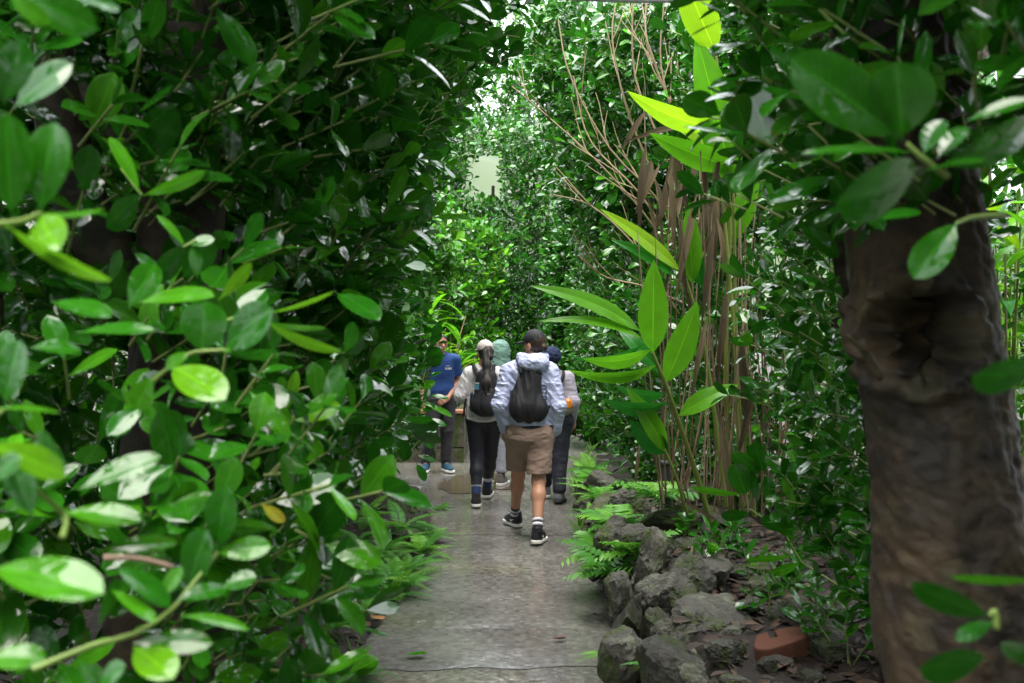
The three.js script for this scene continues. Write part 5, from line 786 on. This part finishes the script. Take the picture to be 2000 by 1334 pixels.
  sock(t, [J.anL[0], 0.08, -0.465], lerp3(J.anL, J.knL, 0.2), 0.04, 0.043, SOCK, [[0.3, 0.48], [0.62, 0.78]], SW); sock(t, [J.anR[0], 0.09, 0.305], lerp3(J.anR, J.knR, 0.26), 0.04, 0.043, SOCK, [[0.42, 0.6], [0.7, 0.86]], SW);
  shoe(t, [J.anL[0], 0.0, -0.5], 0.42, 0.0, SHOE, RUBBER, { mark: true }); shoe(t, [J.anR[0] + 0.003, 0.004, 0.25], -0.22, -0.06, SHOE, RUBBER, { mark: true });
  const tg = textShape('OTO', 0.05); tg.rotateZ(-Math.PI / 2); tg.translate(0.118, 1.235, 0.4); mesh('print', project(tg, jacket, [0, 0, -1], 0.003), cloth(0.05, 0.055, 0.12), t);
  // backpack
  const bp = thing('backpack', 'thin black drawstring backpack on the pale blue jacket', 'backpack', [0.15, 0.012, -8.45], 'backpacks worn by the walkers');
  const bf = uni([cap([0.0, 1.38, 0.115], [-0.02, 1.12, 0.14], 0.085, 0.122, 0.42), cap([-0.06, 1.11, 0.145], [0.055, 1.10, 0.145], 0.08, 0.08, 0.6), cap([-0.12, 1.2, 0.12], [-0.08, 1.1, 0.14], 0.02, 0.06, 0.6)], 0.04), bw = folds(0.009, 16, 3, 10, 4, 0.1);
  garment(bp, 'bag', (x, y, z) => Math.max(bf(x, y, z) - bw(x, y, z), y - 1.46), [-0.22, 0.96, 0.0], [0.2, 1.52, 0.32], 0.008, cloth(0.010, 0.010, 0.014, 0.6));
  for (const s of [-1, 1]) { const q = curvePts([V(s * 0.075, 1.40, 0.15), V(s * 0.095, 1.49, 0.09), V(s * 0.11, 1.515, 0.0), V(s * 0.11, 1.42, -0.13), V(s * 0.12, 1.25, -0.14), V(s * 0.2, 1.12, -0.04), V(s * 0.15, 1.12, 0.13)], 24); mesh('strap', tube(q, q.map(() => 0.014), 8), BLACKCLOTH, bp); }
}
// ---- woman in the off-white shirt
{
  const o = [-0.283, 0.012, -10.05], t = thing('person', 'person in an off-white shirt and black leggings with a long black ponytail', 'person', o, 'people walking along the path');
  const J = { neck: [0.0, 1.385, 0.0], chest: [0, 1.2, 0], pelvis: [0, 0.9, 0], shL: [-0.15, 1.32, 0], shR: [0.15, 1.32, 0], elL: [-0.235, 1.10, 0.02], elR: [0.2, 1.06, 0.04], wrL: [-0.17, 1.20, -0.2], wrR: [0.2, 0.85, -0.06], hipL: [-0.08, 0.86, 0], hipR: [0.08, 0.86, 0], knL: [-0.07, 0.48, 0.02], anL: [-0.075, 0.11, 0.16], knR: [0.06, 0.48, -0.2], anR: [0.02, 0.12, -0.42] };
  const head = [0.01, 1.535, -0.01], yaw = 0.35;
  addBody(t, J, SKIN, { head, yaw, female: true, hands: [[J.wrL, [0.2, 0.5, -0.8], [0.6, 0.3, 0], 1, 0.5], [J.wrR, [0, -1, -0.1], [-1, 0, 0], -1, 0.4]] });
  const sf = uni([cap([0, 1.26, 0], [0, 1.0, 0], 0.152, 0.165, 0.68), cap([-0.13, 1.325, 0], [0.13, 1.325, 0], 0.068, 0.068), cap([0, 1.33, 0], [0, 1.39, 0], 0.1, 0.07, 0.8), cap(J.shL, J.elL, 0.066, 0.066), cap(J.elL, lerp3(J.elL, J.wrL, 0.4), 0.066, 0.06), cap(J.shR, J.elR, 0.066, 0.062), cap(J.elR, lerp3(J.elR, J.wrR, 0.8), 0.072, 0.055), cap([0, 1.0, 0.01], [0, 0.86, 0.015], 0.165, 0.178, 0.74)], 0.025), fo = folds(0.010, 13, 7, 13, 12, 0.4);
  const shirt = (x, y, z) => Math.max(sf(x, y, z) - fo(x, y, z), Math.abs(x) < 0.21 ? 0.845 - y - 0.25 * Math.max(0, Math.abs(x) - 0.06) * -1 : -1, y > 1.38 ? -(Math.hypot(x, z) - 0.062) : -1);
  garment(t, 'shirt', shirt, [-0.38, 0.72, -0.3], [0.34, 1.48, 0.22], 0.009, cloth(0.66, 0.63, 0.65, 0.9));
  const lg = uni([cap([-0.07, 0.87, 0.01], [0.07, 0.87, 0.01], 0.112, 0.112, 0.95), cap(J.hipL, J.knL, 0.104, 0.068), cap(J.hipR, J.knR, 0.104, 0.068), cap(J.knL, lerp3(J.knL, J.anL, 0.35), 0.066, 0.067), cap(lerp3(J.knL, J.anL, 0.35), lerp3(J.knL, J.anL, 0.78), 0.066, 0.048), cap(J.knR, lerp3(J.knR, J.anR, 0.35), 0.066, 0.067), cap(lerp3(J.knR, J.anR, 0.35), lerp3(J.knR, J.anR, 0.78), 0.066, 0.048)], 0.025), lf = folds(0.002, 9, 16, 9, 3); garment(t, 'leggings', (x, y, z) => Math.max(lg(x, y, z) - lf(x, y, z), y - 0.98, 0.215 - y), [-0.24, 0.17, -0.5], [0.24, 1.02, 0.26], 0.009, cloth(0.010, 0.011, 0.02, 0.6));
  const NB = cloth(0.016, 0.035, 0.13), WB = cloth(0.55, 0.55, 0.58), SH = cloth(0.10, 0.08, 0.075), DK = cloth(0.02, 0.018, 0.02);
  sock(t, [J.anL[0], 0.09, 0.17], lerp3(J.anL, J.knL, 0.36), 0.043, 0.05, NB, [[0.7, 1.0]], WB); sock(t, [J.anR[0], 0.09, -0.425], lerp3(J.anR, J.knR, 0.36), 0.043, 0.05, NB, [[0.7, 1.0]], WB);
  shoe(t, [J.anL[0], 0, 0.13], 0.05, -0.1, DK, RUBBER, { lace: SH, patch: cloth(0.4, 0.32, 0.25) }); shoe(t, [J.anR[0], 0, -0.46], -0.1, 0, DK, RUBBER, { patch: cloth(0.3, 0.1, 0.06) });
  hairShell(t, head, yaw, HAIR, -0.19, uni([cap([0, 0.02, 0.105], [0.0, -0.04, 0.135], 0.035, 0.04), ell([0, 0.03, 0.1], [0.036, 0.034, 0.03])], 0.03));
  const pt = uni([cap([0.015, 1.545, 0.13], [0.03, 1.42, 0.165], 0.034, 0.038, 0.8), cap([0.03, 1.42, 0.165], [0.035, 1.24, 0.24], 0.038, 0.034, 0.5), cap([0.035, 1.24, 0.24], [0.03, 1.13, 0.255], 0.034, 0.012, 0.4)], 0.03); garment(t, 'ponytail', (x, y, z) => pt(x, y, z) - 0.006 * fbm(x * 70, y * 5, z * 30, 2), [-0.08, 1.03, 0.04], [0.14, 1.62, 0.34], 0.007, HAIR);
  capHat(t, head, yaw, cloth(0.62, 0.55, 0.52, 0.85), 'cap', true, 0.1);
  const bp = thing('backpack', 'black daypack with a small blue tag on the off-white shirt', 'backpack', o, 'backpacks worn by the walkers');
  const bf = uni([cap([0.03, 1.28, 0.15], [0.035, 1.03, 0.165], 0.105, 0.128, 0.62), cap([-0.04, 1.02, 0.16], [0.1, 1.02, 0.16], 0.085, 0.085, 0.8)], 0.05), bw = folds(0.004, 9, 5, 8, 9); const bagF = (x, y, z) => bf(x, y, z) - bw(x, y, z); const bag = garment(bp, 'bag', bagF, [-0.16, 0.9, 0.0], [0.24, 1.44, 0.32], 0.008, cloth(0.012, 0.012, 0.016, 0.65));
  const pk = uni([cap([0.045, 1.13, 0.225], [0.045, 1.03, 0.235], 0.07, 0.085, 0.35)], 0.03); garment(bp, 'front_pocket', pk, [-0.08, 0.9, 0.15], [0.18, 1.25, 0.31], 0.008, cloth(0.020, 0.020, 0.026, 0.6));
  const bt = garment(bp, 'side_pocket', cap([-0.1, 1.12, 0.15], [-0.095, 0.99, 0.16], 0.035, 0.045), [-0.17, 0.92, 0.08], [-0.03, 1.19, 0.24], 0.008, cloth(0.02, 0.035, 0.05, 0.4));
  const tg = new THREE.PlaneGeometry(0.045, 0.055, 4, 4); tg.translate(-0.065, 1.205, 0.4); mesh('tag', project(tg, bagF, [0, 0, -1], 0.004), cloth(0.08, 0.26, 0.36), bp); const tw = new THREE.PlaneGeometry(0.04, 0.01, 4, 1); tw.translate(-0.062, 1.24, 0.4); mesh('tag_strip', project(tw, bagF, [0, 0, -1], 0.005), WHITEPRINT, bp); const mk = new THREE.PlaneGeometry(0.03, 0.005); mk.translate(0.055, 1.135, 0.262); mesh('label', mk, std({ color: lin(0.4, 0.4, 0.4), roughness: 0.6 }), bp);
  for (const s of [-1, 1]) { const q = curvePts([V(s * 0.075 + 0.02, 1.31, 0.17), V(s * 0.1, 1.405, 0.06), V(s * 0.105, 1.40, -0.03), V(s * 0.11, 1.26, -0.13), V(s * 0.15, 1.1, -0.1), V(s * 0.16, 1.0, 0.03), V(s * 0.1, 1.0, 0.13)], 24); mesh('strap', tube(q, q.map(() => 0.018), 8), BLACKCLOTH, bp); }
  const hs = curvePts([V(-0.175, 1.08, 0.1), V(-0.195, 0.98, 0.09), V(-0.2, 0.9, 0.08)], 8); mesh('loose_strap', tube(hs, hs.map(() => 0.011), 6), BLACKCLOTH, bp);
}
// ---- person in the green hood
{
  const o = [-0.13, 0.012, -11.4], t = thing('person', 'person in a grey-green hooded jacket and grey sweatpants, hood up', 'person', o, 'people walking along the path');
  const J = { neck: [0.0, 1.36, 0.0], chest: [0, 1.18, 0], pelvis: [0, 0.88, 0], shL: [-0.15, 1.30, 0], shR: [0.15, 1.30, 0], elL: [-0.2, 1.05, 0.04], elR: [0.2, 1.05, 0.04], wrL: [-0.18, 0.83, -0.06], wrR: [0.18, 0.83, -0.06], hipL: [-0.08, 0.85, 0], hipR: [0.08, 0.85, 0], knL: [-0.1, 0.47, -0.12], anL: [-0.14, 0.12, -0.12], knR: [0.03, 0.47, 0.0], anR: [0.01, 0.11, 0.1] }, head = [-0.005, 1.505, -0.02];
  addBody(t, J, SKIN, { head, yaw: 0.1, female: true, hands: [[J.wrL, [0, -1, -0.2], [1, 0, 0], 1, 0.4], [J.wrR, [0, -1, -0.2], [-1, 0, 0], -1, 0.4]] });
  const sf = uni([cap([0, 1.24, 0], [0, 0.9, 0], 0.175, 0.18, 0.68), cap([-0.14, 1.31, 0], [0.14, 1.31, 0], 0.07, 0.07), cap(J.shL, J.elL, 0.082, 0.076), cap(J.elL, J.wrL, 0.075, 0.052), cap(J.shR, J.elR, 0.082, 0.076), cap(J.elR, J.wrR, 0.075, 0.052)], 0.04), fo = folds(0.01, 8, 7, 8, 22), GR = cloth(0.16, 0.30, 0.255, 0.75);
  garment(t, 'jacket', (x, y, z) => Math.max(sf(x, y, z) - fo(x, y, z), 0.8 - y), [-0.34, 0.76, -0.22], [0.34, 1.46, 0.22], 0.01, GR);
  const hd = uni([ell([-0.005, 1.535, 0.0], [0.108, 0.125, 0.125]), cap([-0.005, 1.45, 0.03], [0, 1.36, 0.03], 0.1, 0.12)], 0.05), hf = folds(0.009, 12, 16, 12, 31, 0.9), fc = ell([-0.005, 1.5, -0.16], [0.085, 0.11, 0.11]); garment(t, 'hood', (x, y, z) => Math.max(hd(x, y, z) - hf(x, y, z), -fc(x, y, z)), [-0.2, 1.25, -0.2], [0.2, 1.72, 0.22], 0.008, GR);
  const pf = uni([cap([-0.07, 0.86, 0.01], [0.07, 0.86, 0.01], 0.115, 0.115, 0.95), cap(J.hipL, J.knL, 0.11, 0.092), cap(J.hipR, J.knR, 0.11, 0.092), cap(J.knL, lerp3(J.knL, J.anL, 0.82), 0.09, 0.07), cap(J.knR, lerp3(J.knR, J.anR, 0.82), 0.09, 0.07)], 0.025), pw = folds(0.006, 8, 10, 8, 41); garment(t, 'sweatpants', (x, y, z) => Math.max(pf(x, y, z) - pw(x, y, z), y - 0.95, 0.15 - y), [-0.28, 0.12, -0.3], [0.24, 1.0, 0.24], 0.01, cloth(0.30, 0.30, 0.36, 0.9));
  const SH = cloth(0.17, 0.14, 0.135), OR = cloth(0.5, 0.2, 0.05), SK = cloth(0.02, 0.02, 0.025); sock(t, [J.anL[0], 0.08, -0.12], [J.anL[0], 0.2, -0.12], 0.04, 0.045, SK); sock(t, [J.anR[0], 0.08, 0.1], [J.anR[0], 0.2, 0.09], 0.04, 0.045, SK);
  shoe(t, [J.anL[0], 0, -0.15], 0.3, 0, SH, RUBBER, { patch: OR }); shoe(t, [J.anR[0], 0, 0.06], -0.25, 0, SH, RUBBER, { patch: OR });
}
// ---- person in the blue T-shirt, facing back along the path
{
  const o = [-0.9, 0.012, -12.55], t = thing('person', 'person in a blue T-shirt and dark trousers facing back along the path', 'person', o, 'people walking along the path'); t.rotation.y = Math.PI + 0.3;
  const J = { neck: [0.0, 1.46, 0.0], chest: [0, 1.27, 0], pelvis: [0, 0.94, 0], shL: [-0.18, 1.39, 0], shR: [0.18, 1.39, 0], elL: [-0.235, 1.12, 0.06], elR: [0.245, 1.12, 0.04], wrL: [-0.06, 0.93, -0.17], wrR: [0.24, 0.88, -0.08], hipL: [-0.09, 0.9, 0], hipR: [0.09, 0.9, 0], knL: [-0.07, 0.5, -0.05], anL: [-0.05, 0.11, -0.06], knR: [0.14, 0.5, -0.08], anR: [0.2, 0.11, 0.0] }, head = [0.0, 1.6, -0.02], yaw = 0.1;
  addBody(t, J, SKINTAN, { head, yaw, hands: [[J.wrL, [0.9, -0.5, -0.1], [0.2, -0.6, 0.9], -1, 0.5], [J.wrR, [0, -1, -0.15], [-1, 0, 0], -1, 0.4]] });
  const sf = uni([cap([0, 1.31, 0], [0, 1.0, 0], 0.182, 0.17, 0.62), cap([-0.16, 1.395, 0], [0.16, 1.395, 0], 0.066, 0.066), cap([0, 1.39, 0], [0, 1.45, 0], 0.11, 0.075, 0.8), cap([0, 1.0, 0], [0, 0.88, 0], 0.17, 0.172, 0.68), cap(J.shL, lerp3(J.shL, J.elL, 0.62), 0.078, 0.075), cap(J.shR, lerp3(J.shR, J.elR, 0.62), 0.078, 0.075)], 0.035), fo = folds(0.007, 7, 5, 8, 52, 0.4), hL = cap(lerp3(J.shL, J.elL, 0.5), J.elL, 0.058, 0.06), hR = cap(lerp3(J.shR, J.elR, 0.5), J.elR, 0.058, 0.06);
  const cutArm = (s) => { const a = J['sh' + s], b = J['el' + s], d = V(b[0] - a[0], b[1] - a[1], b[2] - a[2]), L = d.length(); d.normalize(); return (x, y, z) => (x - a[0]) * d.x + (y - a[1]) * d.y + (z - a[2]) * d.z - L * 0.7; }, cl = cutArm('L'), cr = cutArm('R');
  const shirt = (x, y, z) => Math.max(sf(x, y, z) - fo(x, y, z), Math.abs(x) > 0.17 ? (x < 0 ? cl(x, y, z) : cr(x, y, z)) : 0.855 - y, Math.abs(x) > 0.17 ? -Math.min(hL(x, y, z), hR(x, y, z)) : -1, y > 1.42 ? -(Math.hypot(x, z + 0.01) - 0.068) : -1);
  garment(t, 'tshirt', shirt, [-0.36, 0.8, -0.22], [0.36, 1.54, 0.22], 0.009, cloth(0.010, 0.05, 0.20, 0.85));
  const cg = new THREE.TorusGeometry(0.073, 0.006, 6, 28); cg.rotateX(Math.PI / 2 + 0.25); cg.translate(0, 1.447, -0.012); mesh('collar', cg, cloth(0.012, 0.06, 0.22), t);
  const tg = textShape('ROBS', 0.026); tg.rotateY(Math.PI); tg.translate(-0.075, 1.29, -0.4); mesh('print', project(tg, shirt, [0, 0, 1], 0.004), WHITEPRINT, t);
  const ar = []; for (let i = 0; i < 3; i++) { const a = new THREE.RingGeometry(0.009, 0.0125, 10, 1, 0.3, 2.5); a.translate((i - 1) * 0.02, 0, 0); ar.push(a); } const ag = mergeGeometries(ar); ag.rotateY(Math.PI); ag.translate(-0.07, 1.315, -0.4); mesh('print', project(ag, shirt, [0, 0, 1], 0.004), WHITEPRINT, t);
  const pf = uni([cap([-0.075, 0.9, 0], [0.075, 0.9, 0], 0.118, 0.118, 0.92), cap(J.hipL, J.knL, 0.104, 0.08), cap(J.hipR, J.knR, 0.104, 0.08), cap(J.knL, lerp3(J.knL, J.anL, 0.95), 0.078, 0.062), cap(J.knR, lerp3(J.knR, J.anR, 0.95), 0.078, 0.062)], 0.025), pw = folds(0.007, 7, 12, 8, 61); garment(t, 'trousers', (x, y, z) => Math.max(pf(x, y, z) - pw(x, y, z), y - 0.97, 0.085 - y), [-0.26, 0.05, -0.24], [0.34, 1.0, 0.22], 0.01, cloth(0.022, 0.020, 0.024, 0.75));
  const SH = cloth(0.012, 0.07, 0.12), OR = cloth(0.55, 0.3, 0.1); shoe(t, [J.anL[0], 0, -0.1], 0.15, 0, SH, RUBBER, { lace: OR, patch: cloth(0.5, 0.12, 0.06) }); shoe(t, [J.anR[0], 0, -0.04], -0.35, 0, SH, RUBBER, { lace: OR, patch: cloth(0.5, 0.12, 0.06) });
  hairShell(t, head, yaw, HAIR, -0.05);
}
// ---- person with the navy beanie
{
  const o = [0.44, 0.012, -10.25], t = thing('person', 'person in a navy beanie, pale lilac long-sleeved top and dark trousers', 'person', o, 'people walking along the path');
  const J = { neck: [-0.03, 1.32, 0.0], chest: [0, 1.15, 0], pelvis: [0, 0.86, 0], shL: [-0.15, 1.26, 0], shR: [0.13, 1.27, 0], elL: [-0.2, 1.02, 0.04], elR: [0.185, 1.03, 0.05], wrL: [-0.18, 0.82, -0.06], wrR: [0.185, 0.845, -0.03], hipL: [-0.08, 0.83, 0], hipR: [0.08, 0.83, 0], knL: [-0.08, 0.46, -0.16], anL: [-0.085, 0.12, -0.25], knR: [0.05, 0.46, 0.03], anR: [0.04, 0.11, 0.14] }, head = [-0.04, 1.46, -0.01];
  addBody(t, J, SKINTAN, { head, yaw: 0.5, female: true, hands: [[J.wrL, [0, -1, -0.2], [1, 0, 0], 1, 0.4], [J.wrR, [0.02, -1, -0.05], [-0.5, 0, -0.8], 1, 0.85]] });
  const sf = uni([cap([-0.01, 1.19, 0], [0, 0.92, 0], 0.155, 0.155, 0.68), cap([-0.12, 1.265, 0], [0.11, 1.27, 0], 0.066, 0.066), cap([-0.02, 1.27, 0], [-0.03, 1.33, 0], 0.1, 0.066, 0.8), cap(J.shL, J.elL, 0.07, 0.062), cap(J.elL, lerp3(J.elL, J.wrL, 0.9), 0.062, 0.045), cap(J.shR, J.elR, 0.072, 0.062), cap(J.elR, lerp3(J.elR, J.wrR, 0.92), 0.062, 0.042)], 0.035), fo = folds(0.008, 6, 14, 7, 71, 0.2); const top = (x, y, z) => Math.max(sf(x, y, z) - fo(x, y, z), Math.abs(x) < 0.15 ? 0.86 - y : -1, y > 1.31 ? -(Math.hypot(x + 0.03, z) - 0.06) : -1);
  garment(t, 'top', top, [-0.32, 0.76, -0.2], [0.32, 1.42, 0.2], 0.009, cloth(0.44, 0.41, 0.5, 0.85));
  const pf = uni([cap([-0.07, 0.84, 0.015], [0.07, 0.84, 0.015], 0.122, 0.122, 0.95), cap(J.hipL, J.knL, 0.108, 0.08), cap(J.hipR, J.knR, 0.108, 0.08), cap(J.knL, lerp3(J.knL, J.anL, 0.9), 0.078, 0.064), cap(J.knR, lerp3(J.knR, J.anR, 0.9), 0.078, 0.064)], 0.025), pw = folds(0.006, 8, 11, 8, 81); garment(t, 'trousers', (x, y, z) => Math.max(pf(x, y, z) - pw(x, y, z), y - 0.93, 0.1 - y), [-0.26, 0.06, -0.38], [0.26, 0.98, 0.28], 0.01, cloth(0.014, 0.017, 0.03, 0.8));
  const SH = cloth(0.17, 0.17, 0.185); shoe(t, [J.anL[0], 0, -0.28], 0.1, 0, SH, RUBBER); shoe(t, [J.anR[0], 0.004, 0.1], -0.2, -0.08, SH, RUBBERDARK);
  hairShell(t, head, 0.5, HAIR, -0.14);
  const bn = ell([0, 0.045, 0.012], [0.094, 0.092, 0.112]), bo = folds(0.008, 18, 26, 18, 7, 0.4), bg = nets((x, y, z) => Math.max(bn(x, y, z) - bo(x, y, z), 0.0 - y - z * 0.25), [-0.13, -0.08, -0.15], [0.13, 0.17, 0.16], 0.0065); bg.rotateY(0.5); bg.translate(...head); mesh('beanie', bg, cloth(0.018, 0.032, 0.09, 0.95), t);
  const q = curvePts([V(0.05, 1.2, 0.13), V(0.085, 1.31, 0.09), V(0.09, 1.335, 0.0), V(0.09, 1.22, -0.12), V(0.1, 1.0, -0.12)], 16); 
  const bp = thing('waist_bag', 'beige waist bag with an orange flask worn over the pale lilac top', 'bag', o);
  const bf = uni([cap([0.03, 1.0, 0.14], [0.09, 1.0, 0.11], 0.08, 0.075, 0.7), cap([0.02, 0.96, 0.13], [0.1, 0.96, 0.1], 0.07, 0.065, 0.8)], 0.04), bw = folds(0.004, 9, 9, 9, 5); garment(bp, 'bag', (x, y, z) => bf(x, y, z) - bw(x, y, z), [-0.12, 0.84, 0.0], [0.24, 1.14, 0.26], 0.008, cloth(0.36, 0.31, 0.25, 0.8)); mesh('strap', tube(q, q.map(() => 0.016), 8), BLACKCLOTH, bp);
  const st = curvePts([V(0.02, 1.06, 0.215), V(0.07, 1.02, 0.2), V(0.1, 0.95, 0.175)], 8); mesh('cord', tube(st, st.map(() => 0.006), 6), BLACKCLOTH, bp);
  const fl = new THREE.LatheGeometry([[0.001, 0], [0.035, 0.002], [0.04, 0.02], [0.04, 0.075], [0.03, 0.09], [0.018, 0.097], [0.018, 0.11], [0.001, 0.111]].map(([a, b]) => new THREE.Vector2(a, b)), 20); fl.translate(0.135, 0.965, 0.13); solo('flask', fl.translate(...o), phys({ color: lin(0.75, 0.22, 0.015), roughness: 0.25, clearcoat: 0.6 }), 'small orange flask tucked into the beige waist bag', 'flask');
}
renderer.render(scene, camera);
